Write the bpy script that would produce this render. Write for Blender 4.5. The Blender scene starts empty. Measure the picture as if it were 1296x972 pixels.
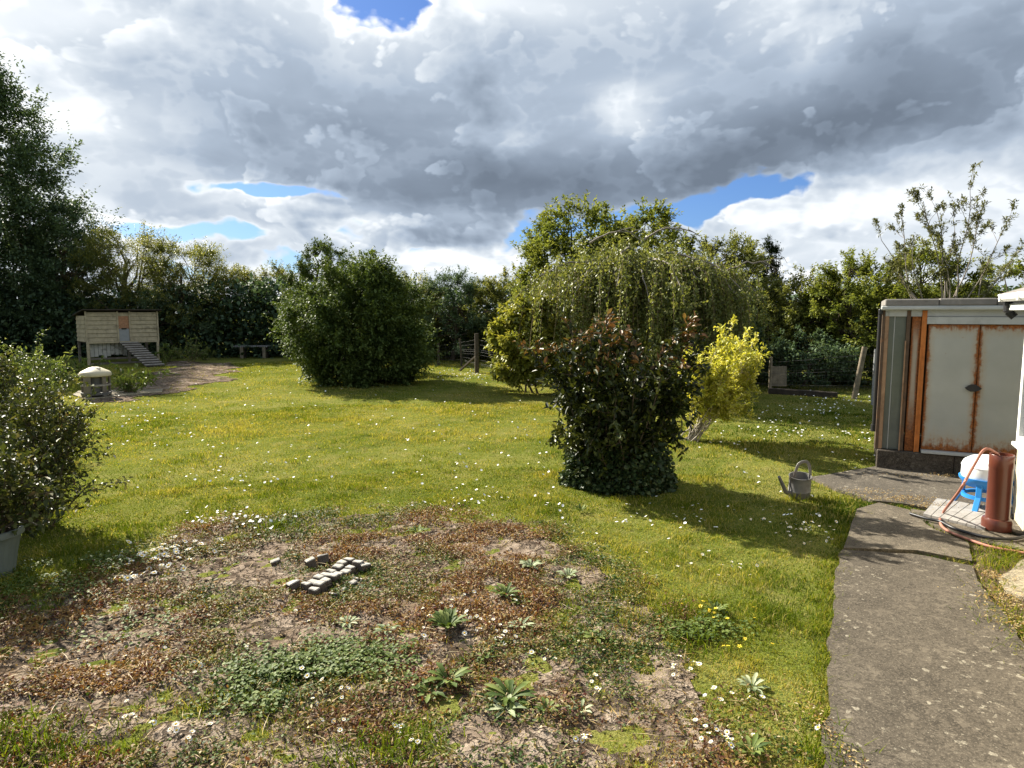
import bpy, bmesh, math, random
import numpy as np
from math import radians, sin, cos, pi, tan, atan2, sqrt
from mathutils import Vector, Matrix

scene = bpy.context.scene
COL = scene.collection

# ------------------------------------------------------------------ camera
H, F, CX, CY, HOR = 1.9, 850.0, 648.0, 486.0, 395.0     # photo pixel units (1296 x 972)
PITCH = math.atan((CY - HOR) / F)
cam_d = bpy.data.cameras.new('camera')
cam_d.sensor_width = 36.0
cam_d.lens = F / 1296.0 * 36.0
cam_d.clip_end = 3000
cam_d.clip_start = 0.05
cam = bpy.data.objects.new('camera', cam_d)
COL.objects.link(cam)
cam.location = (0, 0, H)
cam.rotation_euler = (pi / 2 - PITCH, 0, 0)
scene.camera = cam

# ------------------------------------------------------------------ light
SUN_AZ, SUN_EL = radians(-45), radians(33.5)      # azimuth from +Y, negative = to the left
sun_dir = Vector((sin(SUN_AZ) * cos(SUN_EL), cos(SUN_AZ) * cos(SUN_EL), sin(SUN_EL)))
sd = bpy.data.lights.new('sun', 'SUN')
sd.energy = 5.0
sd.angle = radians(0.6)
sd.color = (1.0, 0.93, 0.80)
sun = bpy.data.objects.new('sun', sd)
COL.objects.link(sun)
sun.rotation_euler = sun_dir.to_track_quat('Z', 'Y').to_euler()
sun.location = (-20, 14, 25)

vs = scene.view_settings
vs.view_transform = 'Standard'
vs.look = 'None'
vs.gamma = 1.0
vs.exposure = 1.58
vs.use_curve_mapping = False
cy = scene.cycles
cy.max_bounces = 4; cy.diffuse_bounces = 2; cy.glossy_bounces = 2; cy.transmission_bounces = 2; cy.transparent_max_bounces = 4

# ------------------------------------------------------------------ sky (world)
world = bpy.data.worlds.new('World')
scene.world = world
world.use_nodes = True
nt = world.node_tree
nt.nodes.clear()


class NT:
    """small wrapper for building node trees"""
    def __init__(s, tree): s.t = tree

    def n(s, typ, **kw):
        nd = s.t.nodes.new(typ)
        for k, v in kw.items(): setattr(nd, k, v)
        return nd

    def put(s, sock, val):
        if hasattr(val, 'is_output'): s.t.links.new(val, sock)
        elif val is not None:
            if sock.type == 'RGBA' and len(val) == 3: val = (*val, 1)
            sock.default_value = val

    def m(s, op, a, b=None, c=None, clamp=False):
        nd = s.n('ShaderNodeMath', operation=op, use_clamp=clamp)
        for i, v in enumerate((a, b, c)):
            if v is not None: s.put(nd.inputs[i], v)
        return nd.outputs[0]

    def add(s, a, b): return s.m('ADD', a, b)
    def sub(s, a, b): return s.m('SUBTRACT', a, b)
    def mul(s, a, b): return s.m('MULTIPLY', a, b)

    def vm(s, op, a, b=None):
        nd = s.n('ShaderNodeVectorMath', operation=op)
        s.put(nd.inputs[0], a)
        if b is not None: s.put(nd.inputs[1], b)
        return nd.outputs[0]

    def xyz(s, x, y, z=0.0):
        nd = s.n('ShaderNodeCombineXYZ')
        for i, v in enumerate((x, y, z)): s.put(nd.inputs[i], v)
        return nd.outputs[0]

    def ss(s, v, a, b, lo=0.0, hi=1.0):
        nd = s.n('ShaderNodeMapRange', interpolation_type='SMOOTHSTEP')
        s.put(nd.inputs[0], v)
        for i, q in enumerate((a, b, lo, hi)): nd.inputs[1 + i].default_value = q
        return nd.outputs[0]

    def noise(s, vec, scale=5, detail=6, rough=0.55, dist=0.0, out=0, lac=2.0, dim='3D'):
        nd = s.n('ShaderNodeTexNoise', noise_dimensions=dim)
        if vec is not None: s.put(nd.inputs['Vector'], vec)
        nd.inputs['Scale'].default_value = scale
        nd.inputs['Detail'].default_value = detail
        nd.inputs['Roughness'].default_value = rough
        nd.inputs['Distortion'].default_value = dist
        nd.inputs['Lacunarity'].default_value = lac
        return nd.outputs[out]

    def mix(s, fac, a, b, mode='MIX'):
        nd = s.n('ShaderNodeMix', data_type='RGBA', blend_type=mode)
        s.put(nd.inputs[0], fac); s.put(nd.inputs[6], a); s.put(nd.inputs[7], b)
        return nd.outputs[2]

    def ramp(s, fac, stops, interp='LINEAR'):
        nd = s.n('ShaderNodeValToRGB')
        cr = nd.color_ramp
        cr.interpolation = interp
        while len(cr.elements) < len(stops): cr.elements.new(0.5)
        for e, (p, c) in zip(cr.elements, stops):
            e.position = p
            e.color = (*c, 1) if len(c) == 3 else c
        s.put(nd.inputs[0], fac)
        return nd.outputs[0]


W = NT(nt)
tc = W.n('ShaderNodeTexCoord')
sep = W.n('ShaderNodeSeparateXYZ')
nt.links.new(tc.outputs['Generated'], sep.inputs[0])
dx, dy, dz = sep.outputs
az = W.m('ARCTAN2', dx, dy)
el = W.m('ARCSINE', W.m('MINIMUM', W.m('MAXIMUM', dz, -1.0), 1.0))


def sky_dir(px, py):
    """photo pixel -> (azimuth, elevation)"""
    v = Vector(((px - CX) / F, 1.0, 0)) + Vector((0, 0, 0))
    f = Vector((0, cos(PITCH), -sin(PITCH))); u = Vector((0, sin(PITCH), cos(PITCH)))
    r = (f + Vector((1, 0, 0)) * ((px - CX) / F) + u * ((CY - py) / F)).normalized()
    return atan2(r.x, r.y), math.asin(r.z)


# domains: a cloud-deck projection for the large mass, a direct one for the small cumulus
inv = W.m('DIVIDE', 1.0, W.add(W.m('MAXIMUM', dz, 0.0), 0.22))
deck = W.xyz(W.mul(dx, inv), W.mul(dy, inv), 0.0)
warp = W.n('ShaderNodeTexNoise'); warp.inputs['Scale'].default_value = 7.0; warp.inputs['Detail'].default_value = 5
nt.links.new(W.xyz(az, W.mul(el, 1.6)), warp.inputs['Vector'])
wsep = W.n('ShaderNodeSeparateColor'); nt.links.new(warp.outputs['Color'], wsep.inputs[0])
uw = W.add(az, W.mul(W.sub(wsep.outputs[0], 0.5), 0.16))
vw = W.add(el, W.mul(W.sub(wsep.outputs[1], 0.5), 0.085))
UV = W.xyz(uw, vw)


def blob(px, py, rx, ry, rot=0.0, w=1.0):
    u0, v0 = sky_dir(px, py)
    mp = W.n('ShaderNodeMapping', vector_type='TEXTURE')
    W.put(mp.inputs['Vector'], UV)
    mp.inputs['Location'].default_value = (u0, v0, 0)
    mp.inputs['Rotation'].default_value = (0, 0, radians(rot))
    mp.inputs['Scale'].default_value = (rx / F, ry / F, 1)
    ln = W.n('ShaderNodeVectorMath', operation='LENGTH')
    nt.links.new(mp.outputs[0], ln.inputs[0])
    sq = W.mul(ln.outputs['Value'], ln.outputs['Value'])
    return W.mul(W.m('EXPONENT', W.mul(sq, -1.0)), w)


def total(items):
    acc = None
    for it in items:
        b = blob(*it)
        acc = b if acc is None else W.add(acc, b)
    return acc


def fbm_deck(off):
    return W.noise(W.vm('ADD', deck, (off[0], off[1], 0)), 1.35, 5, 0.46, 0.5, dim='2D')


def fbm_dir(off):
    return W.noise(W.xyz(W.mul(W.add(az, off[0]), 6.0), W.mul(W.add(el, off[1]), 8.5)), 1.0, 5, 0.52, 0.3, dim='2D')


def puffs(off, sc, det=2.0):
    """cauliflower billows: fractal Voronoi cells"""
    nd = W.n('ShaderNodeTexVoronoi', voronoi_dimensions='2D', feature='F1')
    nd.inputs['Scale'].default_value = sc; nd.inputs['Detail'].default_value = det; nd.inputs['Roughness'].default_value = 0.55; nd.inputs['Lacunarity'].default_value = 2.3
    W.put(nd.inputs['Vector'], W.vm('ADD', UVp, (off[0], off[1] * 1.5, 0)))
    return W.m('SUBTRACT', 1.0, nd.outputs['Distance'])


UVp = W.xyz(W.add(az, W.mul(W.sub(wsep.outputs[0], 0.5), 0.05)), W.mul(W.add(el, W.mul(W.sub(wsep.outputs[1], 0.5), 0.03)), 1.5))
nA = fbm_deck((0, 0)); nA2 = fbm_deck((-0.09, 0.05))
nB = fbm_dir((0, 0)); nB2 = fbm_dir((-0.022, 0.022))
nC = puffs((0, 0), 13.0); nC2 = puffs((-0.012, 0.012), 13.0)

# holes of blue (photo pixels, radii, rotation deg, weight)
blue = total([
    (472, -8, 48, 26, 0, 1.25), (-14, 60, 16, 60, 0, 0.8),
    (205, 286, 80, 13, -3, 0.95), (345, 241, 90, 11, -1, 0.95),
    (250, 335, 60, 14, 0, 0.55), (440, 296, 30, 20, 0, 0.3),
    (725, 284, 60, 17, 0, 0.95), (905, 252, 50, 24, 10, 1.0), (845, 266, 50, 12, 0, 0.8), (975, 242, 36, 16, 0, 0.8),
    (660, 300, 40, 20, 0, 0.55), (1010, 345, 60, 14, 0, 0.5), (560, 330, 120, 14, 0, 0.28), (380, 330, 50, 16, 0, 0.4),
])
field = W.add(W.sub(1.24, W.mul(blue, 1.10)), W.add(W.mul(W.sub(nB, 0.5), 0.50), W.mul(W.sub(nC, 0.62), 0.58)))
field = W.m('MAXIMUM', field, W.ss(blue, 0.30, 0.12, 0.0, 0.80))
cover = W.ss(field, 0.34, 0.62)
edge = W.ss(field, 0.50, 0.98)

# thickness of the cloud: positive = heavy grey underside, negative = bright sunlit tops
dark = total([
    (300, 120, 230, 95, -14, 0.50), (520, 170, 250, 95, -10, 0.62), (600, 235, 160, 40, 4, 0.40), (780, 232, 260, 44, 6, 0.70),
    (1000, 195, 260, 60, 10, 0.80), (1210, 110, 210, 80, 12, 0.72), (1060, 60, 200, 70, 8, 0.40), (830, 80, 240, 80, 0, 0.45),
    (350, 290, 90, 14, 0, 0.30), (520, 312, 110, 14, 0, 0.42), (330, 205, 120, 30, -10, 0.2),
    (1080, 300, 110, 10, 0, 0.22), (300, 318, 90, 14, 0, 0.45), (250, 262, 120, 10, -6, 0.25), (600, 305, 120, 16, 0, 0.40), (150, 235, 90, 30, -12, 0.30),
    (40, 110, 70, 100, 0, -0.38), (130, 20, 170, 34, -5, -0.30), (630, 172, 42, 36, 0, -0.55), (805, 130, 52, 26, 10, -0.62),
    (600, 8, 120, 24, 0, -0.5), (330, 262, 130, 9, 0, -0.30), (480, 290, 60, 10, 0, -0.40), (620, 335, 60, 14, 0, -0.4), (990, 270, 60, 26, 0, -0.5),
    (1190, 215, 140, 34, 14, -0.42), (1010, 30, 50, 40, 0, -0.25), (860, 268, 36, 12, 0, -0.4), (1100, 265, 90, 24, 0, -0.3),
])
relA = W.sub(nA, nA2); relB = W.sub(nB, nB2)
low = W.ss(el, 0.20, 0.05)                                        # small crisp cumulus towards the horizon
relC = W.sub(nC, nC2)
relief = W.add(W.add(W.mul(relA, 0.8), W.mul(relB, 0.95)), W.mul(W.add(W.mul(relC, 0.9), W.mul(W.sub(nC, 0.62), 0.22)), W.add(0.30, W.mul(low, 0.34))))
deck_b = W.add(W.sub(0.775, W.mul(W.mul(dark, 0.80), 0.62)), W.add(W.mul(relA, 0.7), W.mul(W.sub(0.5, nA), 0.30)))
# billows standing in front of the deck: crisp bright rims, greyer hearts
fld2 = W.add(0.70, W.add(W.mul(W.sub(nB, 0.5), 2.3), W.mul(W.sub(nC, 0.80), 0.40)))
cov2 = W.ss(fld2, 0.50, 0.62)
rim2 = W.ss(fld2, 0.95, 0.54)
puff_b = W.add(W.add(deck_b, -0.05), W.add(W.mul(rim2, W.add(0.15, W.mul(low, 0.06))), W.mul(relief, 0.55)))
bright = W.add(W.mul(deck_b, W.sub(1.0, cov2)), W.mul(puff_b, cov2))
bright = W.add(bright, W.mul(W.sub(1.0, edge), 0.24))
# unseen sky overhead and behind the camera, darkened to lower the ambient light
over = W.m('MAXIMUM', W.ss(el, 0.55, 0.95), W.ss(W.mul(dy, -1.0), 0.0, 0.5))
bright = W.sub(bright, W.mul(over, 0.30))
ccol = W.ramp(bright, [(0.0, (0.130, 0.162, 0.210)), (0.25, (0.205, 0.252, 0.320)), (0.5, (0.335, 0.398, 0.485)),
                       (0.75, (0.55, 0.60, 0.655)), (1.0, (0.86, 0.88, 0.90))])

sky = W.n('ShaderNodeTexSky', sky_type='NISHITA')
sky.sun_disc = False
sky.sun_elevation = SUN_EL
sky.sun_rotation = SUN_AZ
sky.air_density = 1.0
sky.dust_density = 0.6
sky.ozone_density = 2.0
bg_sky = W.n('ShaderNodeBackground'); bg_sky.inputs[1].default_value = 0.05
nt.links.new(W.mix(1.0, sky.outputs[0], (0.40, 0.56, 0.86), 'MULTIPLY'), bg_sky.inputs[0])
bg_cl = W.n('ShaderNodeBackground'); bg_cl.inputs[1].default_value = 0.46
nt.links.new(ccol, bg_cl.inputs[0])
mixw = W.n('ShaderNodeMixShader')
nt.links.new(cover, mixw.inputs[0]); nt.links.new(bg_sky.outputs[0], mixw.inputs[1]); nt.links.new(bg_cl.outputs[0], mixw.inputs[2])
world.cycles.sampling_method = 'MANUAL'
world.cycles.sample_map_resolution = 256
wo = W.n('ShaderNodeOutputWorld')
nt.links.new(mixw.outputs[0], wo.inputs[0])

# ------------------------------------------------------------------ helpers
RNG = np.random.default_rng(11)
random.seed(5)
CAM = Vector((0, 0, H))
_f = Vector((0, cos(PITCH), -sin(PITCH))); _u = Vector((0, sin(PITCH), cos(PITCH)))


def ray(px, py): return _f + Vector((1, 0, 0)) * ((px - CX) / F) + _u * ((CY - py) / F)


def G(px, py, z=0.0):
    """the place on the ground seen at a spot of the photograph"""
    r = ray(px, py)
    return CAM + r * ((z - H) / r.z)


def A(px, py, Y):
    r = ray(px, py)
    return CAM + r * (Y / r.y)


def depth_of(py): return G(CX, py).y


def tag(o, label=None, cat=None, group=None, kind=None):
    if label: o['label'] = label
    if cat: o['category'] = cat
    if group: o['group'] = group
    if kind: o['kind'] = kind
    return o


def empty(name, loc, rz=0.0, **kw):
    o = bpy.data.objects.new(name, None)
    o.empty_display_size = 0.1
    o.location = loc
    o.rotation_euler = (0, 0, rz)
    COL.objects.link(o)
    return tag(o, **kw)


def link(name, me, mats, parent=None, **kw):
    o = bpy.data.objects.new(name, me)
    for m in (mats if isinstance(mats, (list, tuple)) else [mats]): me.materials.append(m)
    COL.objects.link(o)
    if parent: o.parent = parent
    return tag(o, **kw)


def np_mesh(name, V, faces, attrs=None, smooth=False, matidx=None):
    """faces: list of int arrays (n,k); attrs: dict name -> per-vertex float"""
    me = bpy.data.meshes.new(name)
    V = np.asarray(V, dtype=np.float32)
    me.vertices.add(len(V)); me.vertices.foreach_set('co', V.ravel())
    li, ls = [], []
    off = 0
    for fa in faces:
        fa = np.asarray(fa, dtype=np.int32)
        n, k = fa.shape
        li.append(fa.ravel()); ls.append(off + np.arange(n, dtype=np.int32) * k); off += n * k
    li = np.concatenate(li); ls = np.concatenate(ls)
    me.loops.add(len(li)); me.loops.foreach_set('vertex_index', li)
    me.polygons.add(len(ls)); me.polygons.foreach_set('loop_start', ls)
    me.update(calc_edges=True)
    if attrs:
        for k, v in attrs.items():
            a = me.attributes.new(k, 'FLOAT', 'POINT')
            a.data.foreach_set('value', np.asarray(v, dtype=np.float32))
    if smooth: me.polygons.foreach_set('use_smooth', np.ones(len(ls), dtype=bool))
    if matidx is not None: me.polygons.foreach_set('material_index', np.asarray(matidx, dtype=np.int32))
    return me


# ---- value noise in numpy
def _hash(i, j, k, seed):
    n = (i.astype(np.int64) * 374761393 + j.astype(np.int64) * 668265263 + k.astype(np.int64) * 2147483647 + seed * 1274126177) & 0xffffffff
    n = ((n ^ (n >> 13)) * 1274126177) & 0xffffffff
    return ((n ^ (n >> 16)) & 0xffff) / 65535.0


def vnoise(P, seed=0):
    P = np.atleast_2d(P)
    if P.shape[1] == 2: P = np.column_stack([P, np.zeros(len(P))])
    i = np.floor(P).astype(np.int64); f = P - i
    f = f * f * (3 - 2 * f)
    out = 0
    for a in (0, 1):
        for b in (0, 1):
            for c in (0, 1):
                w = (f[:, 0] if a else 1 - f[:, 0]) * (f[:, 1] if b else 1 - f[:, 1]) * (f[:, 2] if c else 1 - f[:, 2])
                out = out + w * _hash(i[:, 0] + a, i[:, 1] + b, i[:, 2] + c, seed)
    return out


def fbm(P, seed=0, octv=4, rough=0.5):
    P = np.atleast_2d(np.asarray(P, dtype=float)); s = 0; a = 1; t = 0
    for o in range(octv):
        s = s + a * vnoise(P * 2 ** o + 17.3 * o, seed + o); t += a; a *= rough
    return s / t


class MB:
    """collects simple solids into one mesh"""
    def __init__(s): s.bm = bmesh.new()

    def box(s, c, size, rot=None, bev=0.0, taper=None):
        r = bmesh.ops.create_cube(s.bm, size=1.0)
        vs_ = r['verts']
        for v in vs_:
            v.co = Vector((v.co.x * size[0], v.co.y * size[1], v.co.z * size[2]))
            if taper and v.co.z > 0: v.co.x *= taper; v.co.y *= taper
        if bev:
            es = list({e for v in vs_ for e in v.link_edges})
            vs_ = [v for v in bmesh.ops.bevel(s.bm, geom=es, offset=bev, segments=1, affect='EDGES', profile=0.5)['verts']]
        M = Matrix.Translation(Vector(c)) @ (rot.to_4x4() if rot is not None else Matrix.Identity(4))
        for v in vs_: v.co = M @ v.co
        return s

    def beam(s, a, b, w, d, up=(0, 0, 1), bev=0.0):
        a, b = Vector(a), Vector(b); z = (b - a).normalized(); upv = Vector(up)
        if abs(z.dot(upv)) > 0.99: upv = Vector((0, 1, 0))
        x = upv.cross(z).normalized(); y = z.cross(x)
        return s.box((a + b) / 2, (w, d, (b - a).length), Matrix((x, y, z)).transposed(), bev)

    def prism(s, pts, z0, z1):
        lo = [s.bm.verts.new((p[0], p[1], z0)) for p in pts]; hi = [s.bm.verts.new((p[0], p[1], z1)) for p in pts]
        n = len(pts)
        s.bm.faces.new(hi); s.bm.faces.new(lo[::-1])
        for i in range(n): s.bm.faces.new((lo[i], lo[(i + 1) % n], hi[(i + 1) % n], hi[i]))
        return s

    def lathe(s, prof, n=24, c=(0, 0, 0), caps=True):
        rings = []
        for r, z in prof:
            rings.append([s.bm.verts.new((c[0] + r * cos(2 * pi * k / n), c[1] + r * sin(2 * pi * k / n), c[2] + z)) for k in range(n)])
        for a, b in zip(rings, rings[1:]):
            for k in range(n): s.bm.faces.new((a[k], a[(k + 1) % n], b[(k + 1) % n], b[k]))
        if caps:
            if prof[0][0] > 1e-4: s.bm.faces.new(rings[0][::-1])
            if prof[-1][0] > 1e-4: s.bm.faces.new(rings[-1])
        return s

    def tube(s, pts, rad, n=8, cap=True):
        pts = [Vector(p) for p in pts]; rings = []
        rr = rad if isinstance(rad, (list, tuple)) else [rad] * len(pts)
        ref = Vector((0.31, 0.17, 0.93))
        for i, p in enumerate(pts):
            t = (pts[min(i + 1, len(pts) - 1)] - pts[max(i - 1, 0)]).normalized()
            x = ref.cross(t)
            if x.length < 1e-3: x = Vector((1, 0, 0)).cross(t)
            x.normalize(); y = t.cross(x)
            rings.append([s.bm.verts.new(p + (x * cos(2 * pi * k / n) + y * sin(2 * pi * k / n)) * rr[i]) for k in range(n)])
        for a, b in zip(rings, rings[1:]):
            for k in range(n): s.bm.faces.new((a[k], a[(k + 1) % n], b[(k + 1) % n], b[k]))
        if cap: s.bm.faces.new(rings[0][::-1]); s.bm.faces.new(rings[-1])
        return s

    def quad(s, *pts):
        s.bm.faces.new([s.bm.verts.new(p) for p in pts]); return s

    def build(s, name, mat, parent=None, smooth=False, **kw):
        bmesh.ops.recalc_face_normals(s.bm, faces=s.bm.faces)
        me = bpy.data.meshes.new(name); s.bm.to_mesh(me); s.bm.free()
        if smooth:
            me.polygons.foreach_set('use_smooth', np.ones(len(me.polygons), dtype=bool))
            me.set_sharp_from_angle(angle=radians(40))
        return link(name, me, mat, parent, **kw)


# ------------------------------------------------------------------ materials
MATS = {}


def newmat(name):
    m = bpy.data.materials.new(name); m.use_nodes = True
    t = NT(m.node_tree); m.node_tree.nodes.clear()
    out = t.n('ShaderNodeOutputMaterial')
    MATS[name] = m
    return m, t, out


def attr(t, name):
    nd = t.n('ShaderNodeAttribute', attribute_name=name)
    return nd.outputs['Fac']


def princ(t, out, col, rough=0.8, spec=0.3, metal=0.0, bump=None, bstr=0.3, bdist=0.01):
    p = t.n('ShaderNodeBsdfPrincipled')
    t.put(p.inputs['Base Color'], col); t.put(p.inputs['Roughness'], rough)
    t.put(p.inputs['Specular IOR Level'], spec); t.put(p.inputs['Metallic'], metal)
    if bump is not None:
        b = t.n('ShaderNodeBump'); b.inputs['Strength'].default_value = bstr; b.inputs['Distance'].default_value = bdist
        t.put(b.inputs['Height'], bump); t.t.links.new(b.outputs[0], p.inputs['Normal'])
    t.t.links.new(p.outputs[0], out.inputs[0])
    return p


def leafmat(name, stops, trans=0.30, rough=0.45, spec=0.35, tint=(1.15, 1.1, 0.55), a='rnd'):
    m, t, out = newmat(name)
    c = t.ramp(attr(t, a), stops)
    p = princ(t, out, c, rough, spec)
    tr = t.n('ShaderNodeBsdfTranslucent')
    t.put(tr.inputs[0], t.mix(1.0, c, tint, 'MULTIPLY'))
    mx = t.n('ShaderNodeMixShader'); mx.inputs[0].default_value = trans
    t.t.links.new(p.outputs[0], mx.inputs[1]); t.t.links.new(tr.outputs[0], mx.inputs[2]); t.t.links.new(mx.outputs[0], out.inputs[0])
    return m


def objco(t): return t.n('ShaderNodeTexCoord').outputs['Object']


def geopos(t): return t.n('ShaderNodeNewGeometry').outputs['Position']


def paintmat(name, col, var=0.12, rough=0.6, spec=0.3, scale=6, dirt=None, dirt_amt=0.5, bstr=0.15, metal=0.0, wood=False):
    m, t, out = newmat(name)
    co = objco(t)
    if wood: co = t.vm('MULTIPLY', co, (1.0, 1.0, 9.0))
    n = t.noise(co, scale, 6, 0.6)
    lo = tuple(c * (1 - var) for c in col); hi = tuple(min(1, c * (1 + var)) for c in col)
    c = t.ramp(n, [(0.3, lo), (0.7, hi)])
    if dirt:
        n2 = t.noise(co, scale * 0.6, 8, 0.65, 0.6)
        c = t.mix(t.mul(t.ss(n2, 0.50, 0.66), dirt_amt), c, dirt)
    princ(t, out, c, rough, spec, metal, t.noise(co, scale * 5, 4, 0.6), bstr, 0.004)
    return m


# lawn base
m, t, out = newmat('lawn_earth')
P_ = geopos(t)
big = t.noise(P_, 0.45, 5, 0.55)
mid = t.noise(P_, 3.2, 6, 0.6)
fine = t.noise(P_, 60, 4, 0.6)
c1 = t.ramp(big, [(0.32, (0.075, 0.098, 0.017)), (0.5, (0.130, 0.148, 0.030)), (0.68, (0.200, 0.190, 0.055))])
c2 = t.mix(t.mul(t.ss(mid, 0.45, 0.75), 0.6), c1, (0.255, 0.215, 0.085))
c3 = t.mix(t.mul(t.ss(fine, 0.45, 0.7), 0.75), c2, (0.060, 0.070, 0.016))
princ(t, out, c3, 1.0, 0.0, 0, t.add(fine, t.mul(mid, 0.6)), 0.9, 0.02)

# bare soil: dried, cracked
m, t, out = newmat('dry_soil')
P_ = geopos(t)
wn = t.n('ShaderNodeTexNoise'); wn.inputs['Scale'].default_value = 7; wn.inputs['Detail'].default_value = 4
t.t.links.new(P_, wn.inputs[0])
wv = t.vm('ADD', P_, t.vm('MULTIPLY', wn.outputs['Color'], (0.30, 0.30, 0.0)))
v1 = t.n('ShaderNodeTexVoronoi', feature='DISTANCE_TO_EDGE'); v1.inputs['Scale'].default_value = 6.5; t.t.links.new(wv, v1.inputs['Vector'])
v2 = t.n('ShaderNodeTexVoronoi', feature='DISTANCE_TO_EDGE'); v2.inputs['Scale'].default_value = 17; t.t.links.new(wv, v2.inputs['Vector'])
cz = t.noise(P_, 1.1, 4, 0.5)
crack = t.mul(t.ss(v1.outputs[0], 0.020, 0.095), t.add(t.mul(t.ss(v2.outputs[0], 0.01, 0.10), 0.6), 0.4))
crack = t.m('MAXIMUM', crack, t.ss(cz, 0.44, 0.36))
nz = t.noise(P_, 5, 7, 0.62); nf = t.noise(P_, 85, 4, 0.65)
sc = t.ramp(nz, [(0.28, (0.13, 0.095, 0.070)), (0.5, (0.27, 0.212, 0.160)), (0.72, (0.45, 0.375, 0.295))])
sc = t.mix(t.mul(t.ss(nf, 0.4, 0.7), 0.45), sc, (0.17, 0.12, 0.085))
veg = t.noise(P_, 2.0, 6, 0.6)
sc = t.mix(t.mul(t.ss(veg, 0.50, 0.62), 0.5), sc, (0.115, 0.075, 0.035))
sc = t.mix(t.add(t.mul(crack, 0.75), 0.25), (0.028, 0.020, 0.014), sc)
princ(t, out, sc, 1.0, 0.0, 0, t.add(t.mul(crack, 0.7), t.add(t.mul(nf, 0.5), t.mul(nz, 0.8))), 1.0, 0.03)

# concrete of the path, with lichen
def concmat(name, base, lich=0.5, scale=1.0):
    m, t, out = newmat(name)
    P_ = geopos(t)
    n1 = t.noise(P_, 2.2 * scale, 6, 0.6); n2 = t.noise(P_, 42, 5, 0.7); n3 = t.noise(P_, 95, 4, 0.75)
    lo = tuple(b * 0.62 for b in base); hi = tuple(b * 1.35 for b in base)
    c = t.ramp(n1, [(0.3, lo), (0.5, base), (0.72, hi)])
    c = t.mix(t.mul(t.ss(n2, 0.44, 0.62), 0.65), c, tuple(b * 0.40 for b in base))
    c = t.mix(t.mul(t.ss(n3, 0.53, 0.62), 0.75), c, tuple(min(1, b * 2.3) for b in base))
    wv = t.vm('ADD', P_, t.vm('MULTIPLY', t.noise(P_, 20, 4, 0.6, out=1), (0.07, 0.07, 0.0)))
    vo = t.n('ShaderNodeTexVoronoi', feature='F1'); vo.inputs['Scale'].default_value = 9.0; t.t.links.new(wv, vo.inputs['Vector'])
    vo2 = t.n('ShaderNodeTexVoronoi', feature='F1'); vo2.inputs['Scale'].default_value = 21.0; t.t.links.new(wv, vo2.inputs['Vector'])
    pz = t.noise(P_, 1.6, 5, 0.6)
    vsep = t.n('ShaderNodeSeparateColor'); t.t.links.new(vo.outputs['Color'], vsep.inputs[0])
    vsep2 = t.n('ShaderNodeSeparateColor'); t.t.links.new(vo2.outputs['Color'], vsep2.inputs[0])
    thr = t.mul(t.ss(vsep.outputs[0], 0.55, 1.0), 0.055)
    thr = t.mul(thr, 3.6)
    l1 = t.m('LESS_THAN', vo.outputs['Distance'], thr)
    thr2 = t.mul(t.mul(t.ss(vsep2.outputs[0], 0.50, 1.0), t.ss(pz, 0.35, 0.65)), 0.36)
    l2 = t.m('LESS_THAN', vo2.outputs['Distance'], thr2)
    lm = t.mul(t.m('MAXIMUM', l1, l2), t.ss(n2, 0.30, 0.55))
    lm = t.m('MAXIMUM', lm, t.mul(t.ss(t.noise(P_, 26, 6, 0.7), 0.60, 0.66), t.ss(pz, 0.4, 0.6)))
    lm = t.mul(lm, t.ss(n3, 0.25, 0.6))
    c = t.mix(t.mul(t.ss(t.noise(P_, 13, 7, 0.75, 0.5), 0.52, 0.62), 0.55), c, tuple(min(1, b * 2.0) for b in base))
    c = t.mix(t.mul(lm, lich), c, (0.36, 0.325, 0.25))
    princ(t, out, c, 0.92, 0.2, 0, t.add(n2, t.mul(n3, 0.6)), 0.55, 0.008)
    return m


concmat('path_concrete', (0.076, 0.064, 0.048), 0.7)
concmat('patio_concrete', (0.084, 0.072, 0.056), 0.9)
concmat('warm_concrete', (0.098, 0.082, 0.060), 0.6)
concmat('plinth_concrete', (0.070, 0.058, 0.045), 0.25)
concmat('pale_slab', (0.215, 0.185, 0.130), 0.4)

# blades and leaves
leafmat('grass_blade', [(0.0, (0.028, 0.060, 0.005)), (0.30, (0.095, 0.140, 0.011)), (0.60, (0.195, 0.210, 0.022)), (0.80, (0.29, 0.265, 0.055)), (1.0, (0.46, 0.38, 0.15))],
        0.38, 0.8, 0.03, (1.25, 1.2, 0.45))
leafmat('ground_cover_leaf', [(0.0, (0.030, 0.068, 0.010)), (0.20, (0.090, 0.135, 0.022)), (0.36, (0.205, 0.175, 0.048)), (0.52, (0.165, 0.095, 0.040)), (0.68, (0.095, 0.045, 0.025)), (0.80, (0.130, 0.034, 0.026)), (0.90, (0.36, 0.24, 0.06)), (1.0, (0.52, 0.44, 0.28))], 0.25, 0.6, 0.2, (1.2, 1.0, 0.6))
leafmat('weed_leaf', [(0.0, (0.045, 0.078, 0.015)), (0.5, (0.105, 0.150, 0.028)), (1.0, (0.22, 0.26, 0.075))], 0.25, 0.6, 0.2)
leafmat('grey_weed_leaf', [(0.0, (0.16, 0.20, 0.10)), (0.5, (0.25, 0.30, 0.16)), (1.0, (0.42, 0.45, 0.28))], 0.2, 0.6, 0.2)
leafmat('dark_tree_leaf', [(0.0, (0.0334, 0.061, 0.0392)), (0.5, (0.0759, 0.1188, 0.0639)), (1.0, (0.167, 0.2228, 0.1134))], 0.25, 0.6, 0.12, (1.1, 1.1, 0.6))
leafmat('hedge_leaf', [(0.0, (0.0488, 0.0708, 0.0195)), (0.5, (0.1464, 0.1684, 0.0427)), (1.0, (0.3172, 0.305, 0.1037))], 0.42, 0.5, 0.22)
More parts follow.
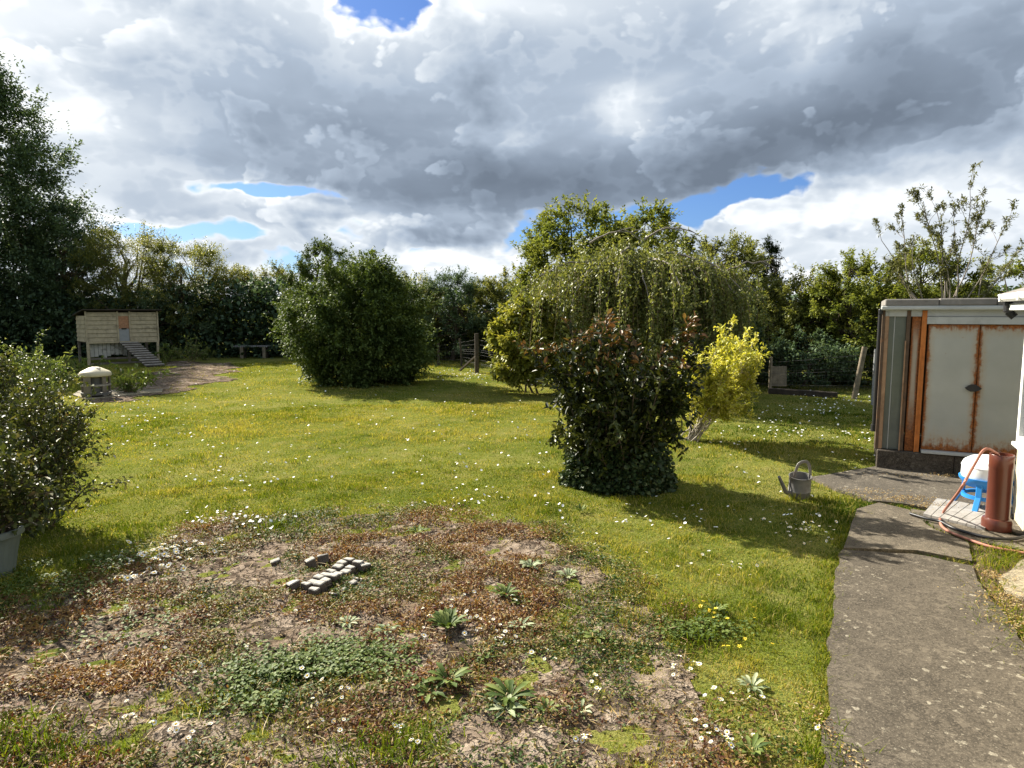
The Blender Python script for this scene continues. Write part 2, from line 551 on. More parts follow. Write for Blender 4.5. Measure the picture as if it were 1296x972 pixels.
leafmat('ash_leaf', [(0.0, (0.06, 0.0888, 0.018)), (0.5, (0.15, 0.186, 0.0384)), (1.0, (0.288, 0.3, 0.0816))], 0.42, 0.6, 0.12)
leafmat('bush_leaf', [(0.0, (0.0232, 0.0461, 0.0161)), (0.5, (0.0724, 0.1116, 0.0295)), (1.0, (0.169, 0.2146, 0.0644))], 0.24, 0.6, 0.12)
leafmat('birch_leaf', [(0.0, (0.070, 0.095, 0.026)), (0.5, (0.155, 0.178, 0.048)), (1.0, (0.285, 0.285, 0.095))], 0.34, 0.5, 0.3)
leafmat('maple_leaf', [(0.0, (0.11, 0.15, 0.026)), (0.5, (0.23, 0.25, 0.042)), (1.0, (0.40, 0.36, 0.075))], 0.40, 0.5, 0.3)
leafmat('conifer_leaf', [(0.0, (0.0144, 0.0288, 0.0128)), (0.5, (0.0288, 0.048, 0.0192)), (1.0, (0.0608, 0.088, 0.032))], 0.1, 0.6, 0.2)
leafmat('willow_leaf', [(0.0, (0.075, 0.085, 0.032)), (0.5, (0.130, 0.140, 0.055)), (1.0, (0.20, 0.20, 0.09))], 0.3, 0.5, 0.3)
leafmat('laurel_leaf', [(0.0, (0.010, 0.016, 0.005)), (0.35, (0.028, 0.042, 0.009)), (0.58, (0.075, 0.094, 0.018)), (0.70, (0.135, 0.145, 0.034)), (0.76, (0.115, 0.072, 0.028)), (0.88, (0.18, 0.090, 0.038)), (1.0, (0.24, 0.17, 0.06))],
        0.16, 0.45, 0.28, (1.2, 1.0, 0.5))
leafmat('ivy_leaf', [(0.0, (0.018, 0.036, 0.012)), (0.6, (0.038, 0.064, 0.020)), (1.0, (0.10, 0.125, 0.048))], 0.12, 0.45, 0.3)
leafmat('gold_leaf', [(0.0, (0.17, 0.21, 0.03)), (0.35, (0.40, 0.42, 0.055)), (0.7, (0.62, 0.60, 0.12)), (1.0, (0.78, 0.76, 0.36))], 0.35, 0.45, 0.3, (1.1, 1.0, 0.4))
leafmat('rose_leaf', [(0.0, (0.0192, 0.0282, 0.0083)), (0.4, (0.048, 0.0627, 0.0154)), (0.75, (0.1056, 0.1152, 0.0307)), (0.9, (0.1856, 0.1664, 0.064)), (1.0, (0.1792, 0.0832, 0.0448))], 0.25, 0.5, 0.22)
leafmat('tall_weed_leaf', [(0.0, (0.05, 0.08, 0.02)), (0.5, (0.12, 0.16, 0.045)), (1.0, (0.24, 0.27, 0.10))], 0.35, 0.5, 0.3)
paintmat('bark', (0.085, 0.066, 0.048), 0.4, 0.9, 0.1, 9, None, 0, 0.8)
paintmat('pale_bark', (0.38, 0.34, 0.29), 0.3, 0.8, 0.2, 9, (0.10, 0.08, 0.06), 0.6, 0.5)
paintmat('birch_bark', (0.24, 0.21, 0.18), 0.3, 0.8, 0.2, 9, (0.07, 0.055, 0.045), 0.7, 0.5)
paintmat('tan_bark', (0.22, 0.17, 0.10), 0.3, 0.8, 0.2, 9, None, 0, 0.5)
m, t, out = newmat('petal'); princ(t, out, (0.82, 0.82, 0.78), 0.6, 0.2)
m, t, out = newmat('pollen'); princ(t, out, (0.65, 0.42, 0.03), 0.7, 0.2)
m, t, out = newmat('buttercup'); princ(t, out, (0.75, 0.60, 0.03), 0.4, 0.4)

# ------------------------------------------------------------------ ground masks (metres, world space)
SOIL_PX = [(-260, 850), (-120, 790), (40, 762), (120, 742), (185, 712), (235, 676), (300, 660), (400, 655), (520, 652), (640, 664), (712, 694), (770, 738), (815, 775),
           (850, 812), (885, 850), (905, 885), (903, 930), (880, 985), (840, 1060), (600, 1200), (100, 1200), (-300, 1000)]
SOIL = np.array([tuple(G(*p))[:2] for p in SOIL_PX])
PATH_L = [(1030, 1060), (1042, 960), (1050, 880), (1052, 800), (1056, 740), (1070, 698), (1082, 664), (1088, 648)]


def poly_sd(P, poly):
    """signed distance to a polygon, negative inside"""
    P = np.asarray(P, float); d = np.full(len(P), 1e9); ins = np.zeros(len(P), bool)
    n = len(poly)
    for i in range(n):
        a = poly[i]; b = poly[(i + 1) % n]; e = b - a; w = P - a
        tt = np.clip((w @ e) / (e @ e), 0, 1)
        d = np.minimum(d, np.linalg.norm(w - tt[:, None] * e, axis=1))
        c = ((a[1] > P[:, 1]) != (b[1] > P[:, 1]))
        with np.errstate(divide='ignore', invalid='ignore'):
            xi = (b[0] - a[0]) * (P[:, 1] - a[1]) / (b[1] - a[1]) + a[0]
        ins ^= c & (P[:, 0] < xi)
    return np.where(ins, -d, d)


def gpoly(px): return np.array([tuple(G(*p))[:2] for p in px])


PX_PATH = [(1030, 1060), (1042, 960), (1050, 880), (1052, 800), (1056, 740), (1068, 701), (1150, 705), (1232, 720), (1240, 742), (1252, 762), (1268, 776), (1280, 800), (1300, 830), (1330, 880), (1400, 980), (1440, 1060)]
PX_STEP = [(1068, 698), (1079, 664), (1084, 648), (1112, 640), (1150, 649), (1180, 673), (1225, 691), (1230, 715), (1160, 701)]
PX_STRIP = [(1152, 647), (1190, 653), (1240, 670), (1300, 685), (1345, 696), (1345, 712), (1296, 700), (1228, 688), (1182, 670)]
PX_PATIO = [(1026, 606), (1109, 592), (1109, 584), (1240, 592), (1345, 610), (1345, 692), (1298, 681), (1240, 664), (1190, 648), (1152, 641), (1105, 636), (1060, 622)]
PX_EDGE = [(1262, 738), (1296, 712), (1335, 724), (1345, 768), (1304, 768), (1277, 754)]
PAVED = [gpoly(p) for p in (PX_PATH, PX_STEP, PX_STRIP, PX_PATIO, PX_EDGE)]
PATH_ALL = PAVED[:]
DIRT = gpoly([(1228, 690), (1345, 708), (1500, 900), (1345, 900), (1300, 832), (1280, 802), (1268, 778), (1250, 762), (1238, 742), (1231, 718)])


def soil_sd(P):
    return poly_sd(P, SOIL) + (fbm(P * 2.2, 3, 4) - 0.5) * 0.55 + (fbm(P * 9, 5, 3) - 0.5) * 0.22


def ground_z(P):
    P = np.atleast_2d(P)
    r = np.hypot(P[:, 0], P[:, 1])
    z = (fbm(P * 0.9, 21, 3) - 0.5) * 0.05 + (fbm(P * 4, 23, 3) - 0.5) * 0.018
    z = z * np.clip((40 - r) / 20, 0, 1)
    for poly in PAVED:
        b0, b1 = poly.min(0) - 0.2, poly.max(0) + 0.2
        s_ = ((P > b0) & (P < b1)).all(1)
        if s_.any():
            q = poly_sd(P[s_], poly); w = np.clip((0.12 - q) / 0.12, 0, 1)
            z[s_] = z[s_] * (1 - w) + np.minimum(z[s_], -0.012) * w
    return z


def gz(x, y): return float(ground_z(np.array([[x, y]]))[0])


def axis(a, b, step, far, k=1.16):
    core = list(np.arange(a, b + 1e-6, step)); lo = [a]; s = step
    while lo[-1] > -far: s *= k; lo.append(lo[-1] - s)
    hi = [core[-1]]; s = step
    while hi[-1] < far: s *= k; hi.append(hi[-1] + s)
    return np.array(lo[:0:-1] + core + hi[1:])


def grid_mesh(name, X, Y, zfun, keep=None):
    gx, gy = np.meshgrid(X, Y); P = np.column_stack([gx.ravel(), gy.ravel()])
    V = np.column_stack([P, zfun(P)])
    nx, ny = len(X), len(Y)
    idx = np.arange(nx * ny).reshape(ny, nx)
    Q = np.stack([idx[:-1, :-1], idx[:-1, 1:], idx[1:, 1:], idx[1:, :-1]], -1).reshape(-1, 4)
    if keep is not None:
        kv = keep(P); Q = Q[kv[Q].all(1)]
        used = np.unique(Q); rm = -np.ones(len(V), int); rm[used] = np.arange(len(used)); V = V[used]; Q = rm[Q]
    return np_mesh(name, V, [Q], smooth=True)


link('ground', grid_mesh('ground', axis(-9, 7, 0.06, 700), axis(2.0, 13, 0.06, 900), ground_z), MATS['lawn_earth'], kind='structure')


def soil_z(P): return ground_z(P) + 0.008 + (fbm(P * 7, 31, 4) - 0.5) * 0.05 * np.clip(-soil_sd(P) * 3, 0, 1)


link('soil_bed', grid_mesh('soil_bed', np.arange(-6, 2.4, 0.025), np.arange(1.9, 7.2, 0.025), soil_z, lambda P: soil_sd(P) < 0), MATS['dry_soil'], kind='structure')


HEN = gpoly([(120, 512), (150, 492), (196, 470), (225, 457), (300, 461), (290, 479), (235, 494), (180, 503)])


def hen_sd(P): return poly_sd(P, HEN) + (fbm(P * 1.4, 8, 4) - 0.5) * 1.6


link('bare_earth', grid_mesh('bare_earth', np.arange(-17, -7.0, 0.08), np.arange(13.0, 27, 0.08), lambda P: ground_z(P) + 0.012, lambda P: hen_sd(P) < 0), MATS['dry_soil'], kind='structure')


# ------------------------------------------------------------------ concrete slabs
def slab(name, px, top, mat, jag=0.02, seed=0, kind='structure', sub=0.12, depth=0.1, **kw):
    pts = [Vector(tuple(G(*p))[:2]) for p in px]; out = []
    for i, a in enumerate(pts):
        b = pts[(i + 1) % len(pts)]; n = max(1, int((b - a).length / sub))
        for k in range(n):
            p = a.lerp(b, k / n); o = fbm(np.array([[p.x * 6, p.y * 6], [p.x * 6 + 40, p.y * 6]]), seed, 3) - 0.5
            out.append((p.x + o[0] * jag * 2, p.y + o[1] * jag * 2))
    mb = MB().prism(out, top - depth, top)
    return mb.build(name, MATS[mat], kind=kind, **kw)



slab('path', PX_PATH, 0.030, 'path_concrete', 0.034, 1, sub=0.05)
slab('path_step', PX_STEP, 0.033, 'warm_concrete', 0.012, 2)
slab('path_strip', PX_STRIP, 0.026, 'warm_concrete', 0.012, 3)
slab('patio', PX_PATIO, 0.022, 'patio_concrete', 0.02, 4)
slab('pavement_edge', PX_EDGE, 0.03, 'pale_slab', 0.03, 5)
m, t, out = newmat('bed_earth'); P_ = geopos(t)
princ(t, out, t.ramp(t.noise(P_, 18, 6, 0.65), [(0.3, (0.05, 0.036, 0.022)), (0.6, (0.13, 0.095, 0.06)), (0.8, (0.24, 0.18, 0.11))]), 0.95, 0.1, 0, t.noise(P_, 40, 5, 0.7), 0.9, 0.02)
slab('earth_verge', [(1229, 691), (1296, 703), (1345, 712), (1500, 900), (1345, 900), (1302, 830), (1282, 800), (1270, 777), (1254, 762), (1241, 742), (1233, 719)], 0.012, 'bed_earth', 0.03, 6)

# ------------------------------------------------------------------ more materials
paintmat('white_paint', (0.74, 0.74, 0.71), 0.06, 0.45, 0.4, 5, (0.45, 0.43, 0.38), 0.25, 0.05)
paintmat('grey_white_paint', (0.47, 0.48, 0.46), 0.08, 0.6, 0.3, 5, (0.30, 0.30, 0.27), 0.4, 0.1)
paintmat('black_plastic', (0.018, 0.018, 0.020), 0.2, 0.4, 0.4, 8)
paintmat('felt', (0.20, 0.185, 0.17), 0.25, 0.95, 0.15, 3, (0.34, 0.32, 0.29), 0.5, 0.6)
paintmat('stucco', (0.44, 0.39, 0.29), 0.12, 0.95, 0.1, 8, (0.33, 0.28, 0.20), 0.5, 1.0)
paintmat('rust', (0.30, 0.105, 0.030), 0.35, 0.85, 0.2, 7, (0.11, 0.040, 0.018), 0.7, 0.5)
paintmat('rust_light', (0.50, 0.17, 0.045), 0.25, 0.8, 0.2, 7, (0.26, 0.085, 0.025), 0.5, 0.4)
paintmat('brown_frame', (0.11, 0.075, 0.05), 0.25, 0.8, 0.2, 9, (0.24, 0.11, 0.045), 0.5, 0.4)
paintmat('tan_frame', (0.36, 0.22, 0.13), 0.2, 0.8, 0.2, 9, (0.18, 0.10, 0.06), 0.5, 0.4)
paintmat('cream_board', (0.42, 0.355, 0.235), 0.18, 0.8, 0.2, 7, (0.17, 0.145, 0.095), 0.55, 0.35)
paintmat('weathered_wood', (0.19, 0.165, 0.135), 0.25, 0.9, 0.15, 9, (0.09, 0.075, 0.06), 0.6, 0.6)
paintmat('old_white_board', (0.50, 0.48, 0.42), 0.15, 0.85, 0.15, 7, (0.14, 0.12, 0.10), 0.7, 0.4)
paintmat('dark_wood', (0.055, 0.045, 0.036), 0.3, 0.9, 0.15, 8, None, 0, 0.5)
paintmat('post_wood', (0.21, 0.175, 0.125), 0.3, 0.9, 0.1, 9, (0.10, 0.085, 0.065), 0.6, 0.8)
paintmat('dark_post', (0.085, 0.07, 0.055), 0.3, 0.9, 0.1, 9, None, 0, 0.8)
paintmat('cream_lid', (0.56, 0.49, 0.34), 0.1, 0.6, 0.3, 6, (0.34, 0.29, 0.20), 0.5, 0.3)
paintmat('grey_iron', (0.13, 0.125, 0.12), 0.2, 0.7, 0.3, 8, (0.22, 0.20, 0.17), 0.4, 0.2)
paintmat('galvanised', (0.30, 0.305, 0.31), 0.18, 0.5, 0.5, 9, (0.10, 0.065, 0.05), 0.75, 0.1, 0.35)
paintmat('can_metal', (0.17, 0.165, 0.16), 0.25, 0.55, 0.4, 11, (0.05, 0.028, 0.022), 0.85, 0.2, 0.2)
paintmat('terracotta_pipe', (0.105, 0.030, 0.019), 0.12, 0.28, 0.5, 4, (0.07, 0.022, 0.015), 0.5, 0.05)
paintmat('blue_plastic', (0.020, 0.22, 0.60), 0.05, 0.4, 0.45, 4)
paintmat('white_plastic', (0.78, 0.80, 0.80), 0.03, 0.35, 0.45, 4)
paintmat('hose_rubber', (0.34, 0.145, 0.10), 0.15, 0.55, 0.3, 9)
paintmat('board_grey', (0.30, 0.285, 0.265), 0.2, 0.9, 0.15, 14, (0.17, 0.155, 0.14), 0.5, 0.4)
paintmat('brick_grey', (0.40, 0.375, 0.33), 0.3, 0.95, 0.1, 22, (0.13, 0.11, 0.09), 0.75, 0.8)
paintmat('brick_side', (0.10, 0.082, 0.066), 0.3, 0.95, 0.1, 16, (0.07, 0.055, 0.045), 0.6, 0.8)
paintmat('pot_grey', (0.135, 0.160, 0.142), 0.1, 0.55, 0.3, 5, (0.15, 0.165, 0.145), 0.4, 0.15)
paintmat('pot_soil', (0.045, 0.035, 0.025), 0.3, 0.95, 0.1, 20)
paintmat('copper_mesh', (0.38, 0.20, 0.11), 0.25, 0.8, 0.2, 20)
paintmat('grey_door', (0.30, 0.31, 0.31), 0.1, 0.7, 0.2, 8)
paintmat('steel_wire', (0.06, 0.058, 0.055), 0.1, 0.5, 0.4, 8)
paintmat('plank_grey', (0.30, 0.275, 0.24), 0.2, 0.9, 0.1, 9, (0.12, 0.10, 0.085), 0.5, 0.4)
m, t, out = newmat('pane_glass')
princ(t, out, t.ramp(t.noise(objco(t), 3, 5, 0.6), [(0.3, (0.105, 0.120, 0.105)), (0.7, (0.165, 0.18, 0.155))]), 0.18, 0.5)
m, t, out = newmat('window_glass'); princ(t, out, (0.05, 0.06, 0.07), 0.06, 0.5)

# painted steel doors, rusting inward from every edge (uses the panel's own generated coordinates)
def rustdoor(name, lo, hi, paint, rim=0.07):
    m, t, out = newmat(name)
    g = t.n('ShaderNodeTexCoord').outputs['Generated']
    s_ = t.n('ShaderNodeSeparateXYZ'); t.t.links.new(g, s_.inputs[0])
    co = objco(t)
    n1 = t.noise(co, 13, 8, 0.68, 0.4); n2 = t.noise(co, 45, 5, 0.7); n3 = t.noise(t.vm('MULTIPLY', co, (6, 1, 0.8)), 6, 5, 0.6)
    ex = t.m('MINIMUM', s_.outputs[0], t.sub(1.0, s_.outputs[0]))
    top = t.sub(1.0, s_.outputs[2])
    e = t.m('MINIMUM', t.mul(ex, 0.50), t.mul(top, 0.75))
    e = t.m('MINIMUM', e, t.mul(s_.outputs[2], 0.42))
    e = t.add(e, t.mul(t.sub(n1, 0.5), -0.09)); e = t.add(e, t.mul(t.sub(n3, 0.5), -0.05))
    k = t.ss(e, rim * 0.75, rim * 0.15)
    halo = t.ss(e, rim * 1.7, rim * 0.3)
    spots = t.mul(t.ss(n1, 0.66, 0.72), 0.8)
    pc = t.ramp(t.noise(co, 2.5, 5, 0.55), [(0.3, tuple(c * .9 for c in paint)), (0.7, tuple(c * 1.08 for c in paint))])
    rc = t.ramp(t.add(t.mul(n2, 0.6), t.mul(n1, 0.4)), [(0.36, (0.085, 0.030, 0.013)), (0.5, (0.26, 0.085, 0.022)), (0.64, (0.42, 0.16, 0.045))])
    c = t.mix(t.mul(halo, 0.42), pc, (0.42, 0.27, 0.12))
    c = t.mix(t.m('MAXIMUM', k, spots), c, rc)
    princ(t, out, c, t.add(0.42, t.mul(k, 0.45)), 0.35, 0, t.mul(k, n2), 0.4, 0.004)
    return m


rustdoor('rusty_door', 0, 0, (0.42, 0.42, 0.375), 0.052)
rustdoor('rusty_strip', 0, 0, (0.44, 0.41, 0.35), 0.27)

# ------------------------------------------------------------------ the outhouse on the right
E1 = Vector((0.889, -0.458, 0)).normalized(); E2 = Vector((-E1.y, E1.x, 0))
S0 = G(1109, 592)


def on_front(px, py, off=0.0, org=None):
    """spot of the photograph -> (along, height) on the outhouse's front plane, off metres out towards the garden"""
    o = (org or S0) - E2 * off
    r = ray(px, py); tt = (o - CAM).dot(E2) / r.dot(E2); p = CAM + r * tt
    return (p - o).dot(E1), p.z


SR = atan2(E1.y, E1.x)
shed = empty('outhouse', (S0.x, S0.y, 0), SR, label='flat roofed outhouse with rust streaked pale metal doors on a concrete plinth', cat='outhouse')
fz = lambda px, py: on_front(px, py)
PL_T = fz(1112, 568)[1]          # plinth top
Z_G = fz(1114, 392.5)[1]         # gutter underside
Z_F = fz(1114, 388)[1]
Z_R = fz(1118, 378.5)[1]
Z_D = fz(1172, 410)[1]           # head of the doors
xs = {k: fz(k, 480)[0] for k in (1112, 1116, 1121, 1143, 1148, 1150, 1161, 1163, 1168, 1171, 1232, 1238, 1285, 1300)}
L_, DEP = 2.6, 1.5
mb = MB(); mb.box((0.39, 0.7, PL_T / 2 - 0.02), (0.79, 1.55, PL_T + 0.04), bev=0.008); mb.box((1.70, 0.7, PL_T / 2 - 0.02), (1.82, 1.55, PL_T + 0.034), bev=0.008)
mb.build('plinth', MATS['plinth_concrete'], shed)
MB().box((xs[1171] + 1.1, -0.02, PL_T + 0.022), (2.2, 0.16, 0.03), bev=0.004).build('door_sill', MATS['grey_white_paint'], shed)
# back and side walls
MB().box((L_ / 2, DEP, (PL_T + Z_G) / 2), (L_, 0.05, Z_G - PL_T)).build('back_wall', MATS['brown_frame'], shed)
mb = MB()
for k in range(7): mb.box((0.02, 0.10 + k * 0.205, (PL_T + Z_G) / 2), (0.035, 0.198, Z_G - PL_T), bev=0.004)
mb.build('side_wall', MATS['brown_frame'], shed)
MB().box((L_ - 0.03, DEP / 2, (PL_T + Z_G) / 2), (0.05, DEP - 0.1, Z_G - PL_T)).build('side_wall', MATS['brown_frame'], shed)
def zbar(a, b, y, d, mat, name, z0=None, z1=None, bev=0.003):
    z0 = PL_T + 0.002 if z0 is None else z0; z1 = Z_G - 0.004 if z1 is None else z1
    return MB().box(((a + b) / 2, y, (z0 + z1) / 2), (b - a, d, z1 - z0), bev=bev).build(name, MATS[mat], shed)
zbar(xs[1112], xs[1116], 0.03, 0.07, 'brown_frame', 'corner_post')
zbar(xs[1116], xs[1121], 0.025, 0.05, 'tan_frame', 'window_frame')
zbar(xs[1121], xs[1143], 0.05, 0.01, 'pane_glass', 'window_pane')
zbar(xs[1121] + 0.055, xs[1121] + 0.065, 0.04, 0.01, 'grey_white_paint', 'glazing_bar')
zbar(xs[1143], xs[1148], 0.02, 0.06, 'brown_frame', 'window_frame')
zbar(xs[1143] - 0.008, xs[1143] + 0.008, -0.018, 0.012, 'tan_frame', 'window_bead', None, Z_D - 0.2)
zbar(xs[1150], xs[1161] + 0.004, 0.03, 0.02, 'rusty_strip', 'side_panel', None, Z_G - 0.015)
zbar(xs[1163] - 0.008, xs[1168] + 0.003, 0.01, 0.05, 'rust_light', 'door_post')
zbar(xs[1163] - 0.012, xs[1163] + 0.006, -0.028, 0.012, 'rust_light', 'door_post_bead', None, Z_D - 0.28)
dz0 = PL_T + 0.04
wD = xs[1232] + 0.03 - xs[1171]
dx1 = xs[1232] + 0.03
for i, (a, b) in enumerate(((xs[1171], dx1 - 0.003), (dx1 + 0.003, dx1 + wD + 0.1))):
    d = zbar(a, b, 0.012 + 0.012 * i, 0.03, 'rusty_door', 'door', dz0, Z_D - 0.004, 0.006)
    if i == 0:
        z_h = fz(1231, 491)[1]; x_h = fz(1231, 491)[0]
        hb = MB()
        hb.prism([(a_ * 1.25, b_ * 1.15) for a_, b_ in [(-0.062, 0), (-0.034, 0.024), (-0.012, 0.036), (0.020, 0.036), (0.040, 0.022), (0.068, -0.002), (0.040, -0.024), (0.014, -0.034), (-0.018, -0.034), (-0.042, -0.022)]], 0, 0.035)
        for v in hb.bm.verts: v.co = Vector((v.co.x + x_h, -0.006 - v.co.z, v.co.y + z_h))
        hb.build('door_handle', MATS['black_plastic'], d)
zbar(xs[1168] + 0.004, L_, 0.005, 0.05, 'grey_white_paint', 'door_head', Z_D, Z_G - 0.078)
zbar(xs[1112] + 0.0, L_, 0.02, 0.04, 'grey_white_paint', 'fascia', Z_G - 0.075, Z_G + 0.02)
mb = MB(); mb.box((L_ / 2 - 0.02, -0.045, (Z_G + Z_F) / 2 + 0.004), (L_ + 0.06, 0.075, Z_F - Z_G + 0.008), bev=0.012)
mb.build('gutter', MATS['grey_white_paint'], shed)
MB().box((-0.052, -0.03, Z_G - 0.02), (0.045, 0.07, 0.07), bev=0.01).build('gutter_end', MATS['black_plastic'], shed)
rf = MB()
for k in range(5):
    rf.box((0.26 + k * 0.55, DEP / 2 - 0.02, (Z_R + Z_F) / 2 + 0.002 + (k % 2) * 0.004), (0.545, DEP + 0.12, Z_R - Z_F - 0.008), bev=0.012)
rf.build('roof', MATS['felt'], shed)

# galvanised pole and black downpipe on its far corner
p = G(1104, 513)
mb = MB().tube([(0, 0, -0.05), (0.01, 0, A(1110, 442, p.y).z)], 0.032, 12)
mb.build('pole', MATS['galvanised'], None, True, label='pale grey metal pole standing at the left corner of the outhouse', cat='pole').location = (p.x, p.y, 0)
q = S0 - E1 * 0.045 + E2 * 0.10
dpz = on_front(1112, 520)[1]
mb = MB().tube([(0, 0, dpz * 0.72), (0, 0, Z_G - 0.05)], 0.028, 10)
mb.tube([(0, 0, dpz * 0.62), (0, 0, dpz * 0.74)], 0.040, 10)
o = mb.build('downpipe', MATS['black_plastic'], None, True, label='dark brown downpipe at the left corner of the outhouse', cat='downpipe'); o.location = (q.x, q.y, 0)

# ------------------------------------------------------------------ the bungalow's corner
HC = G(1281, 657)
bung = empty('house', (HC.x, HC.y, 0), SR, label='cream rendered house corner with white gutter and window at the right edge', cat='house')
# local x = E1 (away from the garden), local -y = towards the camera
r_ = ray(1290, 400); zt = None
tt = (HC - CAM).dot(E1) / r_.dot(E1)
def on_wall(px, py, off=0.0):
    o = HC - E1 * off; r = ray(px, py); k = (o - CAM).dot(E1) / r.dot(E1); p = CAM + r * k
    return (p - o).dot(-E2), p.z
y_w0, z_ws = on_wall(1288, 560)
z_wt = Z_R + 0.05
WL = 5.0
EAVE = on_wall(1284, 393)[1]
mb = MB(); mb.box((0.15, -y_w0 / 2, EAVE / 2), (0.30, y_w0, EAVE)); mb.box((0.15, -(y_w0 + 1.2 + WL) / 2, EAVE / 2), (0.30, WL - y_w0 - 1.2, EAVE))
mb.box((0.15, -(y_w0 + 0.6), z_ws / 2), (0.30, 1.2, z_ws))
mb.box((0.15, -(y_w0 + 0.6), (EAVE + z_wt) / 2 - 0.03), (0.30, 1.2, max(0.04, EAVE - z_wt + 0.06)))
mb.box((1.6, -0.15, EAVE / 2), (2.6, 0.30, EAVE))
mb.build('wall', MATS['stucco'], bung)
zt2 = min(EAVE - 0.03, z_wt)
wf = MB()
for yy in (y_w0 + 0.035, y_w0 + 0.6, y_w0 + 1.165): wf.box((0.03, -yy, (z_ws + zt2) / 2), (0.09, 0.07, zt2 - z_ws), bev=0.006)
for zz in (z_ws + 0.035, zt2 - 0.035): wf.box((0.031, -(y_w0 + 0.6), zz), (0.086, 1.13, 0.07), bev=0.006)
wfr = wf.build('window', MATS['white_paint'], bung)
MB().box((0.04, -(y_w0 + 0.6), (z_ws + zt2) / 2), (0.012, 1.1, zt2 - z_ws - 0.06)).build('pane', MATS['window_glass'], wfr)
MB().box((-0.012, -(y_w0 + 0.6), z_ws - 0.012), (0.06, 1.26, 0.035), bev=0.006).build('sill', MATS['white_paint'], wfr)
MB().box((-0.07, -WL / 2 + 0.1, EAVE + 0.03), (0.14, WL + 0.1, 0.06), bev=0.005).build('soffit', MATS['grey_white_paint'], bung)
gt = MB()
prof = [(-0.055, 0.0), (-0.050, -0.035), (-0.03, -0.055), (0.03, -0.055), (0.050, -0.035), (0.055, 0.0)]
for (a, b), (c, d) in zip(prof, prof[1:]): gt.quad((a, 0, b), (c, 0, d), (c, -WL, d), (a, -WL, b))
gt.bm.faces.new([gt.bm.verts.new((a, 0, b)) for a, b in prof])
gt.box((-0.053, -WL / 2, 0.003), (0.012, WL, 0.014), bev=0.003)
gt.box((-0.056, -0.10, -0.022), (0.012, 0.05, 0.07), bev=0.003); gt.box((-0.056, -0.9, -0.022), (0.012, 0.05, 0.07), bev=0.003)
g = gt.build('gutter', MATS['white_paint'], bung); g.location = (-0.16, 0.14, EAVE + 0.135)
hp = MB(); hp.box((0, 0, 0), (0.07, 0.08, 0.10), bev=0.012); hp.tube([(0, 0, -0.04), (0.05, -0.01, -0.09)], 0.034, 10)
o = hp.build('hopper', MATS['black_plastic'], bung); o.location = (-0.14, 0.08, EAVE + 0.03)
rf = MB()
rf.quad((-0.20, 0.18, EAVE + 0.15), (2.6, 0.18, EAVE + 1.1), (2.6, -WL, EAVE + 1.1), (-0.20, -WL, EAVE + 0.15))
rf.quad((-0.20, 0.18, EAVE + 0.12), (2.6, 0.18, EAVE + 1.07), (2.6, -WL, EAVE + 1.07), (-0.20, -WL, EAVE + 0.12))
rf.quad((-0.20, 0.18, EAVE + 0.12), (-0.20, 0.18, EAVE + 0.15), (2.6, 0.18, EAVE + 1.1), (2.6, 0.18, EAVE + 1.07))
rf.quad((-0.20, 0.18, EAVE + 0.12), (-0.20, 0.18, EAVE + 0.15), (-0.20, -WL, EAVE + 0.15), (-0.20, -WL, EAVE + 0.12))
rf.build('roof', MATS['felt'], bung)

# ------------------------------------------------------------------ things beside the house
def gobj(px, py, top=0.0): return G(px, py, top)


# terracotta drain pipe standing on end
p = gobj(1261, 669, 0.03); R = 13.2 * p.y / F
zt = A(1266, 575, p.y).z - 0.03
o = MB().lathe([(R * 1.28, 0.0), (R * 1.30, 0.012), (R * 1.30, 0.075), (R * 1.20, 0.095), (R * 1.02, 0.10), (R, 0.12), (R, zt - 0.12), (R * 1.035, zt - 0.115), (R * 1.035, zt - 0.002), (R * 1.02, zt), (R * 0.90, zt), (R * 0.88, 0.02)], 40)\
    .build('drain_pipe', MATS['terracotta_pipe'], None, True, label='short brown drain pipe standing on end by the house wall', cat='pipe')
o.location = p
PIPE_TOP = Vector((p.x, p.y, p.z + zt)); PIPE_R = R

# poultry drinker: white dome on a blue tray with legs
p = gobj(1247, 644, 0.022); sc_ = p.y / F
o = empty('poultry_drinker', p, radians(20), label='blue poultry drinker with white domed tank behind the brown pipe', cat='drinker')
Rr = 30 * sc_
zr = A(1247, 604, p.y).z - p.z
zd = A(1247, 577, p.y).z - p.z
MB().lathe([(Rr * .95, zr), (Rr * 0.98, zr + 0.02), (Rr * 0.97, zr + (zd - zr) * .50), (Rr * 0.99, zr + (zd - zr) * .52), (Rr * 0.90, zr + (zd - zr) * .74), (Rr * 0.66, zr + (zd - zr) * .92), (Rr * 0.32, zd), (0.0, zd)], 36).build('dome', MATS['white_plastic'], o, True)
MB().lathe([(Rr * 0.55, zr - 0.10), (Rr * 0.80, zr - 0.085), (Rr * 1.04, zr - 0.02), (Rr * 1.06, zr + 0.004), (Rr * 1.0, zr + 0.004), (Rr * 0.97, zr - 0.004)], 36).build('tray', MATS['blue_plastic'], o, True)
zm = zr * 0.42
MB().lathe([(Rr * 0.80, zm - 0.016), (Rr * 0.92, zm - 0.016), (Rr * 0.92, zm + 0.016), (Rr * 0.80, zm + 0.016), (Rr * 0.80, zm - 0.016)], 36, caps=False).build('leg_ring', MATS['blue_plastic'], o, True)
